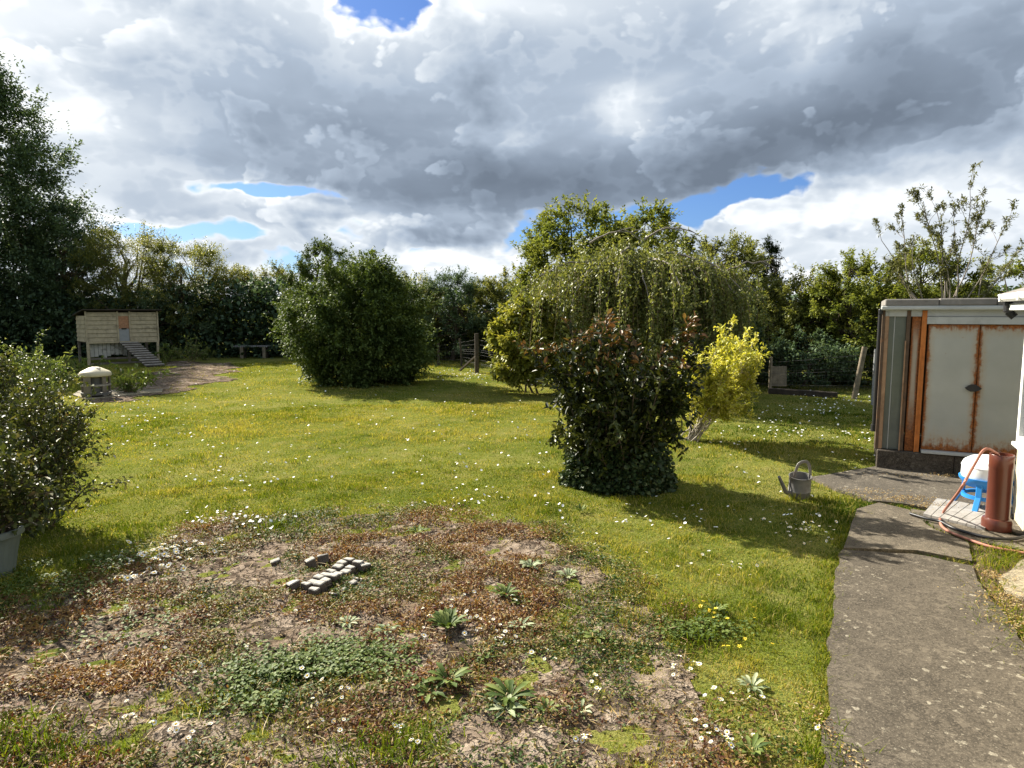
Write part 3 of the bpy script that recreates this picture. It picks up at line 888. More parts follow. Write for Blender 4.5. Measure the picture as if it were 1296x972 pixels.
for k in range(4):
    a = radians(197 + 90 * k)
    c_, s_ = cos(a), sin(a)
    MB().beam((c_ * Rr * 0.86, s_ * Rr * 0.86, zr - 0.05), (c_ * Rr * 0.90, s_ * Rr * 0.90, zm), 0.05, 0.022, (c_, s_, 0), 0.005)\
        .beam((c_ * Rr * 0.90, s_ * Rr * 0.90, zm + 0.01), (c_ * Rr * 1.25, s_ * Rr * 1.25, 0.0), 0.05, 0.022, (c_, s_, 0.3), 0.005).build('leg', MATS['blue_plastic'], o)

# slatted grey board under it
c4 = [G(*q, 0.03) for q in ((1168, 652), (1185, 632.5), (1300, 650), (1246, 671))]
ax_ = (c4[3] - c4[0]); ay_ = (c4[1] - c4[0])
bd = MB(); nb = 7
for k in range(nb):
    a, b = (k + 0.04) / nb, (k + 0.96) / nb
    q0 = c4[0].lerp(c4[3], a); q1 = c4[0].lerp(c4[3], b); q2 = c4[1].lerp(c4[2], b * .92); q3 = c4[1].lerp(c4[2], a * .92)
    bd.prism([(v.x, v.y) for v in (q0, q1, q2, q3)], 0.026, 0.048)
bd.prism([(v.x, v.y) for v in (c4[0].lerp(c4[2], .03), c4[3].lerp(c4[1], .03), c4[2].lerp(c4[0], .06), c4[1].lerp(c4[3], .03))], 0.024, 0.034)
bd.build('slatted_board', MATS['board_grey'], None, False, label='flat grey ribbed board lying under the blue drinker', cat='board')


def bez(pts, n=10):
    """smooth curve through points (Catmull-Rom)"""
    P = [Vector(p) for p in pts]; P = [P[0] * 2 - P[1]] + P + [P[-1] * 2 - P[-2]]; out = []
    for i in range(1, len(P) - 2):
        for k in range(n):
            t_ = k / n; a, b, c, d = P[i - 1:i + 3]
            out.append(0.5 * ((2 * b) + (c - a) * t_ + (2 * a - 5 * b + 4 * c - d) * t_ ** 2 + (3 * b - a - 3 * c + d) * t_ ** 3))
    return out + [P[-2]]


pt = PIPE_TOP
hp = [pt + Vector((0.0, 0.0, -0.35)), pt + Vector((-0.02, 0.0, -0.05)), pt + Vector((-PIPE_R * 0.9, -0.02, 0.022)), A(1246, 569, pt.y - 0.06), A(1232, 590, pt.y - 0.10), A(1215, 620, pt.y - 0.16)]
hp += [G(1194, 648, 0.06), G(1190, 661, 0.045), G(1200, 672, 0.04), G(1235, 686, 0.04), G(1262, 694, 0.04), G(1296, 700, 0.04), G(1340, 712, 0.04)]
MB().tube(bez(hp, 8), 0.0115, 10).build('hose', MATS['hose_rubber'], None, True, label='pinkish orange hose rising from the pavement into the brown pipe', cat='hose')
hb = [G(1152, 650, 0.05), G(1172, 656, 0.052), G(1190, 660, 0.055), G(1206, 668, 0.05), G(1228, 675, 0.045), G(1255, 681, 0.045), G(1280, 682, 0.045), G(1300, 678, 0.045), G(1340, 664, 0.045)]
MB().tube(bez(hb, 8), 0.013, 10).build('cable', MATS['black_plastic'], None, True, label='thick black cable curving over the pavement around the brown pipe', cat='cable')

# watering can
p = gobj(1011, 628, 0.0); s_ = p.y / F
can = empty('watering_can', p, radians(8), label='old galvanised watering can with looped handle in the grass by the patio', cat='watering can')
Rc = 13.5 * s_; hc = 28 * s_
MB().lathe([(Rc * 0.96, 0.0), (Rc, 0.012), (Rc, hc * 0.32), (Rc * 1.03, hc * 0.35), (Rc, hc * 0.38), (Rc * 1.0, hc), (Rc * 1.03, hc + 0.006), (Rc * 0.96, hc + 0.006), (Rc * 0.95, 0.05), (0.0, 0.05)], 28).build('body', MATS['can_metal'], can, True)
hh = 45 * s_
pts = bez([(Rc * 0.98, 0, hc * 0.75), (Rc * 0.99, 0, hc * 1.15), (Rc * 0.72, 0, hh), (Rc * 0.20, 0, hh * 1.06), (-Rc * 0.30, 0, hh * 0.98), (-Rc * 0.55, 0, hc * 1.15), (-Rc * 0.6, 0, hc * 0.98)], 6)
hm = MB()
for a, b in zip(pts, pts[1:]): hm.beam(a, b + (b - a) * 0.08, 0.030, 0.006, (0, 1, 0.01))
hm.build('handle', MATS['can_metal'], can)
MB().tube([(-Rc * 0.9, -0.01, 0.045), (-Rc * 1.5, -0.02, 0.075), (-Rc * 2.45, -0.05, 0.27)], [0.028, 0.022, 0.015], 12).build('spout', MATS['grey_iron'], can, True)
MB().beam((-Rc * 0.98, 0, hc * 0.9), (-Rc * 1.1, -0.015, 0.07), 0.012, 0.006).build('spout_brace', MATS['grey_iron'], can)

can.rotation_euler = (radians(9), radians(-4), radians(8))

# ------------------------------------------------------------------ henhouse on legs
aC = radians(43)
C1 = Vector((cos(aC), sin(aC), 0)); C2 = Vector((-sin(aC), cos(aC), 0))
K0 = G(112.5, 462); K0.z = 0
def on_coop(px, py):
    r = ray(px, py); k = (K0 - CAM).dot(C2) / r.dot(C2); p = CAM + r * k
    return (p - K0).dot(C1), p.z
coop = empty('hen_house', K0, aC, label='cream boarded hen house on legs with a slatted ramp, below the tall dark tree', cat='hen house')
x0 = on_coop(108.5, 420)[0]; x1 = on_coop(200.5, 420)[0]
zb = on_coop(112, 433)[1]; ztf = on_coop(109, 394.0)[1]
zb2 = on_coop(200, 431)[1]
cd = (x1 - x0) * 0.62
dxa = on_coop(150.5, 420)[0]; dxb = on_coop(163.5, 420)[0]
def boards(mb, u0, u1, n, fix, outv, zlo, zhi, along):
    hgt = (zhi - zlo) / n
    for k in range(n):
        z = zlo + (k + 0.5) * hgt
        c = Vector(fix) + along * ((u0 + u1) / 2); c.z = z
        Rm = Matrix((along, -outv, Vector((0, 0, 1)))).transposed() @ Matrix.Rotation(radians(-9.0), 3, 'X')
        mb.box(c, (u1 - u0, 0.020, hgt * 0.985), Rm, 0.003)
X_, Y_ = Vector((1, 0, 0)), Vector((0, 1, 0))
mb = MB()
boards(mb, x0 + 0.05, dxa - 0.05, 7, (0, 0, 0), -Y_, zb, ztf - 0.03, X_); boards(mb, dxb + 0.05, x1 - 0.05, 7, (0, 0, 0), -Y_, zb, ztf - 0.03, X_)
mb.box(((dxa + dxb) / 2, 0.0, ztf - 0.11), (dxb - dxa + 0.12, 0.022, 0.13), bev=0.003)
mb.build('front_wall', MATS['cream_board'], coop)
mb = MB(); boards(mb, 0.05, cd, 6, (x0, 0, 0), -X_, zb, ztf - 0.16, Y_); mb.build('side_wall', MATS['cream_board'], coop)
mb = MB(); boards(mb, 0.05, cd, 6, (x1, 0, 0), X_, zb, ztf - 0.16, Y_); mb.build('side_wall', MATS['cream_board'], coop)
mb = MB(); boards(mb, x0, x1, 6, (0, cd, 0), Y_, zb, ztf - 0.25, X_); mb.build('back_wall', MATS['cream_board'], coop)
MB().box(((x0 + x1) / 2, cd / 2, zb - 0.02), (x1 - x0 - 0.06, cd - 0.06, 0.05)).build('floor_panel', MATS['dark_wood'], coop)
fr = MB()
for x in (x0 + 0.02, x1 - 0.02, dxa - 0.03, dxb + 0.03): fr.box((x, -0.028, (zb + ztf) / 2), (0.055, 0.03, ztf - zb), bev=0.004)
fr.box(((x0 + x1) / 2, -0.030, zb - 0.03), (x1 - x0, 0.03, 0.06), bev=0.004)
fr.build('frame', MATS['cream_board'], coop)
zs = on_coop(157, 416)[1]
pd = MB().box(((dxa + dxb) / 2, -0.008, (zb + zs) / 2), (dxb - dxa - 0.005, 0.02, zs - zb), bev=0.003).build('pop_door', MATS['grey_door'], coop)
MB().box(((dxa + dxb) / 2, -0.006, (zs + ztf - 0.18) / 2 + 0.003), (dxb - dxa - 0.005, 0.016, ztf - 0.18 - zs)).build('mesh_screen', MATS['copper_mesh'], pd)
MB().box(((dxa + dxb) / 2, -0.03, zs + 0.005), (0.16, 0.03, 0.05), bev=0.004).build('latch', MATS['dark_wood'], pd)
rm = MB(); cy_ = cd / 2
Rt = Matrix.Rotation(radians(-7), 3, 'X')
rm.box(((x0 + x1) / 2, cy_ - 0.03, ztf - 0.05), (x1 - x0 + 0.22, cd + 0.30, 0.035), Rt, 0.004)
rm.build('roof', MATS['dark_wood'], coop)
zg = gz(K0.x, K0.y) - 0.05
for (x, y) in ((x0 + 0.04, 0.0), (x1 - 0.05, 0.0), (x0 + 0.04, cd), (x1 - 0.05, cd), ((x0 * .43 + x1 * .57), 0.05)):
    MB().box((x, y, (zg + zb) / 2), (0.085, 0.085, zb - zg), bev=0.006).build('leg', MATS['weathered_wood'] if y else MATS['cream_board'], coop)
z1_ = on_coop(130, 452)[1]
sk = MB(); nS = 9; random.seed(3)
for k in range(nS):
    u = x0 + 0.12 + k * (x1 - x0) * 0.50 / nS
    sk.box((u + 0.07, 0.16, (zb - 0.03 + z1_) / 2 + random.uniform(-.03, .06)), ((x1 - x0) * 0.5 / nS - 0.012, 0.018, (zb - z1_) * random.uniform(0.8, 1.0)), bev=0.003)
sk.build('skirt_board', MATS['old_white_board'], coop)
MB().box(((x0 + x1) / 2, 0.03, z1_ - 0.06), (x1 - x0 - 0.1, 0.04, 0.07), bev=0.004).box(((x0 + x1) / 2, -0.03, 0.03), (x1 - x0 - 0.1, 0.05, 0.07), bev=0.004).build('rail', MATS['weathered_wood'], coop)
# ramp from the pop door down to the right
foot = G(196, 462); lf = coop.matrix_basis.inverted() if False else None
def to_local(p):
    d = Vector((p.x, p.y, 0)) - K0; return Vector((d.dot(C1), d.dot(C2), p.z))
f0 = to_local(G(197, 463, 0.04)); h0 = Vector(((dxa + dxb) / 2 + 0.10, -0.06, zb - 0.02))
rp = MB()
d_ = (f0 - h0).normalized(); side = d_.cross(Vector((0, 0, 1))).normalized(); upn = side.cross(d_)
rp.box((h0 + f0) / 2 - upn * 0.02, (0.62, (f0 - h0).length, 0.025), Matrix((side, d_, upn)).transposed())
o_r = rp.build('ramp', MATS['dark_wood'], coop)
rs = MB(); nR = 11
for k in range(nR): rs.box(h0.lerp(f0, (k + 0.6) / nR) + upn * 0.012, (0.64, 0.06, 0.035), Matrix((side, d_, upn)).transposed(), 0.003)
rs.build('ramp_slat', MATS['plank_grey'], o_r)

# ------------------------------------------------------------------ feeder with a cream rain hat, on its slab
p = G(122.5, 503); sF = p.y / F; p.z = gz(p.x, p.y) + 0.03
o = empty('poultry_feeder', p, radians(15), label='round feeder with cream conical rain hat in front of the hen house', cat='feeder')
zl = 27.5 * sF; Rl = 18.0 * sF
MB().lathe([(Rl * 0.90, zl - 0.045), (Rl, zl - 0.03), (Rl * 1.01, zl + 0.01), (Rl * 0.96, zl + 0.045), (Rl * 0.86, zl + 0.07), (Rl * 0.40, zl + 0.145), (Rl * 0.18, zl + 0.165), (0.0, zl + 0.168)], 36).build('rain_hat', MATS['cream_lid'], o, True)
MB().tube([(-0.03, 0, zl + 0.17), (-0.01, 0, zl + 0.225), (0.05, 0.01, zl + 0.225), (0.09, 0.01, zl + 0.18)], 0.008, 6).build('hat_handle', MATS['black_plastic'], o, True)
MB().lathe([(Rl * 0.62, 0.10), (Rl * 0.60, zl - 0.04)], 24).build('hopper', MATS['grey_iron'], o, True)
MB().lathe([(Rl * 0.5, 0.02), (Rl * 0.94, 0.035), (Rl * 0.96, 0.09), (Rl * 0.88, 0.09), (Rl * 0.85, 0.05), (0, 0.05)], 32).build('trough', MATS['grey_iron'], o, True)
MB().lathe([(Rl * 0.84, zl * 0.48), (Rl * 0.93, zl * 0.48), (Rl * 0.93, zl * 0.56), (Rl * 0.84, zl * 0.56), (Rl * 0.84, zl * 0.48)], 32, caps=False).build('hoop', MATS['plank_grey'], o, True)
for k in range(5):
    a = radians(-110 + 72 * k)
    MB().box((cos(a) * Rl * 0.86, sin(a) * Rl * 0.86, zl / 2 - 0.015), (0.035, 0.17 if k == 0 else 0.09, zl - 0.02), Matrix.Rotation(a, 3, 'Z'), 0.005).build('leg', MATS['weathered_wood'], o)
sp = MB(); pts = [G(*q) for q in ((92, 501), (112, 507.5), (152, 502.5), (205, 498), (206, 494), (150, 495), (100, 496))]
sp.prism([(v.x, v.y) for v in pts], -0.05, 0.035); sp.build('paving_slab', MATS['pale_slab'], None, label='pale concrete slab under the cream hatted feeder', cat='slab')

# low bench behind, at the hedge
b0 = G(306, 453.5); b1 = G(337, 453); zbt = A(306, 438.5, b0.y).z
o = empty('bench', b0, 0, label='low bench with a corrugated grey top against the back hedge', cat='bench')
w_ = b1.x - b0.x
mb = MB(); nC_ = 16
for k in range(nC_): mb.tube([(-0.30 + (w_ + 0.42) * k / (nC_ - 1), -0.02, zbt), (-0.30 + (w_ + 0.42) * k / (nC_ - 1), 0.42, zbt + 0.01)], 0.030, 6)
mb.build('bench_top', MATS['galvanised'], o)
for x in (0.0, w_):
    MB().box((x, 0.03, zbt / 2 - 0.04), (0.13, 0.09, zbt + 0.02), bev=0.006).build('leg', MATS['post_wood'], o)
    MB().box((x, 0.36, zbt / 2 - 0.04), (0.09, 0.09, zbt + 0.02), bev=0.006).build('leg', MATS['dark_wood'], o)

# ------------------------------------------------------------------ wire fences
def fence(name, posts, label, wires=(0.25, 0.55, 0.85), mesh=True, mat='dark_post', hmul=1.0):
    o = empty(name, (posts[0][0], posts[0][1], 0), 0, label=label, cat='fence')
    b = Vector((posts[0][0], posts[0][1], 0)); tops = []
    for k, (x, y, h, r, lx) in enumerate(posts):
        base = Vector((x, y, 0)) - b
        top = base + Vector((lx, 0, h))
        MB().tube([base + Vector((0, 0, -0.1)), base.lerp(top, 0.5) + Vector((0.005, 0, 0)), top], [r, r * 0.96, r * 0.9], 9).build('post', MATS[mat], o, True)
        tops.append((base, top))
    wm = MB()
    for (a0, a1), (b0_, b1_) in zip(tops, tops[1:]):
        for w in wires: wm.tube([a0.lerp(a1, w), a0.lerp(a1, w).lerp(b0_.lerp(b1_, w), 0.5) - Vector((0, 0, 0.015)), b0_.lerp(b1_, w)], 0.0032, 4)
    wm.build('wire', MATS['steel_wire'], o)
    if mesh:
        nm = MB()
        for (a0, a1), (b0_, b1_) in zip(tops, tops[1:]):
            n = max(3, int((b0_ - a0).length / 0.16))
            for k in range(1, n):
                lo = a0.lerp(b0_, k / n); hi = a0.lerp(a1, 0.86).lerp(b0_.lerp(b1_, 0.86), k / n); nm.tube([lo, hi], 0.0016, 3)
            for w in np.arange(0.08, 0.85, 0.13): nm.tube([a0.lerp(a1, w), b0_.lerp(b1_, w)], 0.0016, 3)
        nm.build('netting', MATS['steel_wire'], o)
    return o


def post_at(px, py, ptop, r=0.05, lean=0.0):
    g = G(px, py); return (g.x, g.y, A(px, ptop, g.y).z, r, lean)


fl = [post_at(555, 462, 433, 0.05), post_at(584.5, 463.5, 428, 0.04, -0.06), post_at(603.5, 472, 422, 0.07), post_at(659, 481, 434, 0.06), post_at(730, 489, 440, 0.05), post_at(835, 493, 440, 0.05)]
fence('wire_fence', fl, 'wire stock fence with dark posts between the round bush and the weeping birch')
g0, g1 = G(582, 469), Vector((fl[2][0], fl[2][1], 0))
MB().beam(g0 - g0 + Vector((0, 0, 0)), g1 - g0 + Vector((0, 0, 0.55)), 0.07, 0.05).build('brace_post', MATS['dark_post'], None, label='slanting timber brace against the thickest dark fence post', cat='fence brace').location = g0
fr_ = [post_at(900, 493, 436, 0.05), post_at(974, 497, 452, 0.04), post_at(1080, 505, 439, 0.062, 0.19), post_at(1170, 512, 440, 0.05)]
fence('wire_fence', fr_, 'wire netting fence with a leaning pale post left of the outhouse', mat='post_wood')
# old pale board and dark sleeper by the right fence
g = G(990, 496)
o = MB().box((0, 0, 0.24), (0.42, 0.03, 0.48), Matrix.Rotation(radians(-6), 3, 'X'), 0.004).build('board', MATS['post_wood'], None, label='weathered board propped on the fence behind the golden bush', cat='board'); o.location = (g.x - 0.1, g.y + 0.06, 0.13)
g = G(985, 497)
a, b = G(972, 497), G(1058, 503)
MB().beam((0, 0, 0), b - a, 0.16, 0.14, bev=0.01).build('sleeper', MATS['dark_wood'], None, label='dark timber sleeper along the foot of the right hand fence', cat='sleeper').location = a + Vector((0, -0.05, 0.05))
# stack of old planks behind the laurel
g = G(664, 487); s_ = g.y / F
random.seed(8)
for k, (dz, w, nm) in enumerate(((0.05, 30, 'lowest'), (0.24, 26, 'middle'), (0.40, 24, 'topmost'))):
    o = MB().box((w * s_ / 2, 0.12, 0.06), (w * s_, 0.24, 0.13), Matrix.Rotation(random.uniform(-.05, .05), 3, 'Z'), 0.012).build('timber_offcut', MATS['plank_grey'] if k else MATS['weathered_wood'], None,
        label=f'{nm} timber in the small stack beside the fence left of the dark laurel bush', cat='timber', group='timbers stacked by the fence')
    o.location = (g.x, g.y - 0.1, dz - 0.05)
    if k == 1: o.location.x += 0.06

# ------------------------------------------------------------------ clay blocks standing in the soil
def block(name, w, d, h, seed):
    mb = MB().box((0, 0, h / 2), (w, d, h), bev=0.006)
    for v in mb.bm.verts:
        q = fbm(np.array([[v.co.x * 30 + seed * 7, v.co.y * 30, v.co.z * 30]]), seed, 2)[0] - 0.5
        v.co += Vector((q * .014, -q * .014, q * .012))
    bmesh.ops.recalc_face_normals(mb.bm, faces=mb.bm.faces)
    me = bpy.data.meshes.new(name); mb.bm.to_mesh(me); mb.bm.free()
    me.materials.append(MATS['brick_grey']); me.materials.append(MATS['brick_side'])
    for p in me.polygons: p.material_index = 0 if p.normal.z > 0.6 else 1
    return me


bk_a, bk_b = G(398, 742, 0.055), G(451, 712, 0.055)      # front row, left to right
u_ = (bk_b - bk_a).normalized(); v_ = Vector((-u_.y, u_.x, 0))
stp = (bk_b - bk_a).length / 7
ORD = ['first', 'second', 'third', 'fourth', 'fifth', 'sixth', 'seventh', 'eighth', 'ninth']
meB = [block('brick', stp * 0.80, 0.072, 0.13, s) for s in range(4)]
rb = atan2(u_.y, u_.x)
random.seed(21)
GB = 'grey bricks standing on end in the bare soil'
for row, (n, name) in enumerate(((8, 'near'), (9, 'far'))):
    for k in range(n):
        o = bpy.data.objects.new('brick', meB[(k * 3 + row) % 4]); COL.objects.link(o)
        c = bk_a + u_ * (stp * (k - (0.6 if row else 0))) + v_ * (0.096 * row)
        sink = random.uniform(-0.012, 0.012) - (0.05 if (row and k == 0) else 0)
        o.location = (c.x + random.uniform(-.004, .004), c.y + random.uniform(-.004, .004), -0.075 + sink)
        o.rotation_euler = (random.uniform(-.08, .08), random.uniform(-.08, .08), rb + random.uniform(-.08, .08))
        tag(o, f'grey brick standing on end, {ORD[k]} from the left in the {name} row', 'brick', GB)
loose = [(350, 714, 0.35, 'loose grey brick lying apart left of the standing bricks', (0.10, 0.06, 0.06)), (372, 746, 0.9, 'broken brick half buried at the left end of the brick rows', (0.10, 0.10, 0.07)),
         (395, 718, 0.7, 'broken brick leaning behind the middle of the far brick row', (0.09, 0.08, 0.10)), (410, 714, 0.4, 'broken brick behind the right half of the far brick row', (0.11, 0.07, 0.10)),
         (421, 756, 2.3, 'pale brick chip lying in front of the near brick row', (0.10, 0.05, 0.04)), (446, 742, 1.1, 'small pale brick lump right of the brick rows', (0.07, 0.06, 0.06)),
         (452, 735, 0.2, 'flat pale brick piece right of the brick rows', (0.10, 0.06, 0.03)), (461, 722, 0.9, 'pale triangular brick piece furthest right of the brick rows', (0.11, 0.08, 0.07)),
         (437, 748, 1.9, 'smallest white brick crumb right of the brick rows', (0.05, 0.05, 0.04))]
for k, (px, py, rz, lab, sz) in enumerate(loose):
    me = block('brick', *[q_ * 0.72 for q_ in sz], 40 + k); o = bpy.data.objects.new('brick', me); COL.objects.link(o)
    g = G(px, py); o.location = (g.x, g.y, gz(g.x, g.y) + 0.005); o.rotation_euler = (random.uniform(-.35, .35), random.uniform(-.3, .3), rz)
    tag(o, lab, 'brick', 'loose bricks around the brick rows')

# ------------------------------------------------------------------ ribbed pot at the left edge
p = G(-10, 728); sP = p.y / F
o = empty('plant_pot', (p.x, p.y, 0.0), 0, label='grey green ribbed plant pot at the left edge of the lawn', cat='plant pot')
hP = 62 * sP; Rt_ = 35 * sP; Rb_ = 24 * sP; nn = 72
bm = bmesh.new(); rings = []
for (r, z, rib) in ((Rb_, 0, 1), (Rb_ * 1.02, 0.02, 1), (Rb_ * .6 + Rt_ * .4, hP * .45, 1), (Rt_ * 0.95, hP * 0.82, 1), (Rt_ * 0.97, hP * 0.84, 0), (Rt_ * 1.10, hP * 0.87, 0), (Rt_ * 1.10, hP * 0.97, 0), (Rt_ * 1.06, hP, 0), (Rt_ * 0.98, hP, 0), (Rt_ * 0.95, hP * 0.85, 0)):
    rings.append([bm.verts.new(((r + (0.006 if rib and k % 3 == 0 else 0)) * cos(2 * pi * k / nn), (r + (0.006 if rib and k % 3 == 0 else 0)) * sin(2 * pi * k / nn), z)) for k in range(nn)])
for a, b in zip(rings, rings[1:]):
    for k in range(nn): bm.faces.new((a[k], a[(k + 1) % nn], b[(k + 1) % nn], b[k]))
me = bpy.data.meshes.new('body'); bm.to_mesh(me); bm.free(); me.polygons.foreach_set('use_smooth', [True] * len(me.polygons)); me.set_sharp_from_angle(angle=radians(50))
link('body', me, MATS['pot_grey'], o)
MB().lathe([(Rt_ * 0.95, 0), (Rt_ * 0.5, 0.02), (0.0, 0.025)], 32).build('compost', MATS['pot_soil'], o, True).location = (0, 0, hP * 0.88)
POT = Vector((p.x, p.y, hP * 0.9))

# ------------------------------------------------------------------ foliage tools
def unit(v): return v / (np.linalg.norm(v, axis=1, keepdims=True) + 1e-9)


def rsph(rng, n): return unit(rng.normal(size=(n, 3)))


def leaves(rng, base, tdir, L, Wd, fold=0.25, near=False, upbias=0.8):
    """leaf blades: base points, growing directions, length and width arrays -> verts, quads"""
    n = len(base); tdir = unit(tdir)
    nr = rsph(rng, n) * (1 - upbias) + np.array([0, 0, 1.0]) * upbias
    s = unit(np.cross(tdir, nr) + rng.normal(size=(n, 3)) * 0.05); nn = unit(np.cross(s, tdir))
    L = np.broadcast_to(np.asarray(L, float), (n,))[:, None]; Wd = np.broadcast_to(np.asarray(Wd, float), (n,))[:, None]
    tip = base + tdir * L - nn * L * 0.08
    if near:
        a1 = base + tdir * L * 0.30 + s * Wd * 0.5 + nn * Wd * fold; a2 = base + tdir * L * 0.68 + s * Wd * 0.40 + nn * Wd * fold * .7
        b1 = base + tdir * L * 0.30 - s * Wd * 0.5 + nn * Wd * fold; b2 = base + tdir * L * 0.68 - s * Wd * 0.40 + nn * Wd * fold * .7
        V = np.stack([base, a1, a2, tip, b2, b1], 1).reshape(-1, 3)
        i = np.arange(n)[:, None] * 6
        Q = np.concatenate([i + np.array([[0, 1, 2, 3]]), i + np.array([[0, 3, 4, 5]])])
        return V, Q, 6
    m_ = base + tdir * L * 0.45
    V = np.stack([base, m_ + s * Wd * 0.5 + nn * Wd * fold, tip, m_ - s * Wd * 0.5 + nn * Wd * fold], 1).reshape(-1, 3)
    Q = np.arange(n)[:, None] * 4 + np.array([[0, 1, 2, 3]])
    return V, Q, 4


def tubes(polys, sides=5):
    """polys: list of (points (k,3), radii (k,)) -> verts, quads"""
    VV, QQ = [], []; off = 0
    for P, R in polys:
        P = np.asarray(P, float); k = len(P); R = np.asarray(R, float)
        T = np.gradient(P, axis=0); T = unit(T)
        x = np.cross(T, np.array([0.31, 0.17, 0.93])); x = unit(x); y = np.cross(T, x)
        an = np.arange(sides) * 2 * pi / sides
        ring = P[:, None, :] + (x[:, None, :] * np.cos(an)[None, :, None] + y[:, None, :] * np.sin(an)[None, :, None]) * R[:, None, None]
        VV.append(ring.reshape(-1, 3))
        i = np.arange(k - 1)[:, None] * sides; j = np.arange(sides)[None, :]; j2 = (j + 1) % sides
        QQ.append(np.stack([i + j, i + j2, i + sides + j2, i + sides + j], -1).reshape(-1, 4) + off); off += k * sides
    return np.concatenate(VV), np.concatenate(QQ)


def curve(a, b, rng, n=6, sag=0.0, wob=0.08):
    a = np.asarray(a, float); b = np.asarray(b, float); t_ = np.linspace(0, 1, n)[:, None]
    P = a * (1 - t_) + b * t_; L = np.linalg.norm(b - a)
    off = rng.normal(size=3) * wob * L; off2 = rng.normal(size=3) * wob * L * 0.4
    P = P + np.sin(t_ * pi) * off + np.sin(t_ * 2 * pi) * off2
    P[:, 2] += np.sin(t_[:, 0] * pi) * sag * L
    return P


def foliage_mesh(name, V, Q, rnd, per):
    return np_mesh(name, V, [Q], {'rnd': np.repeat(rnd, per)})


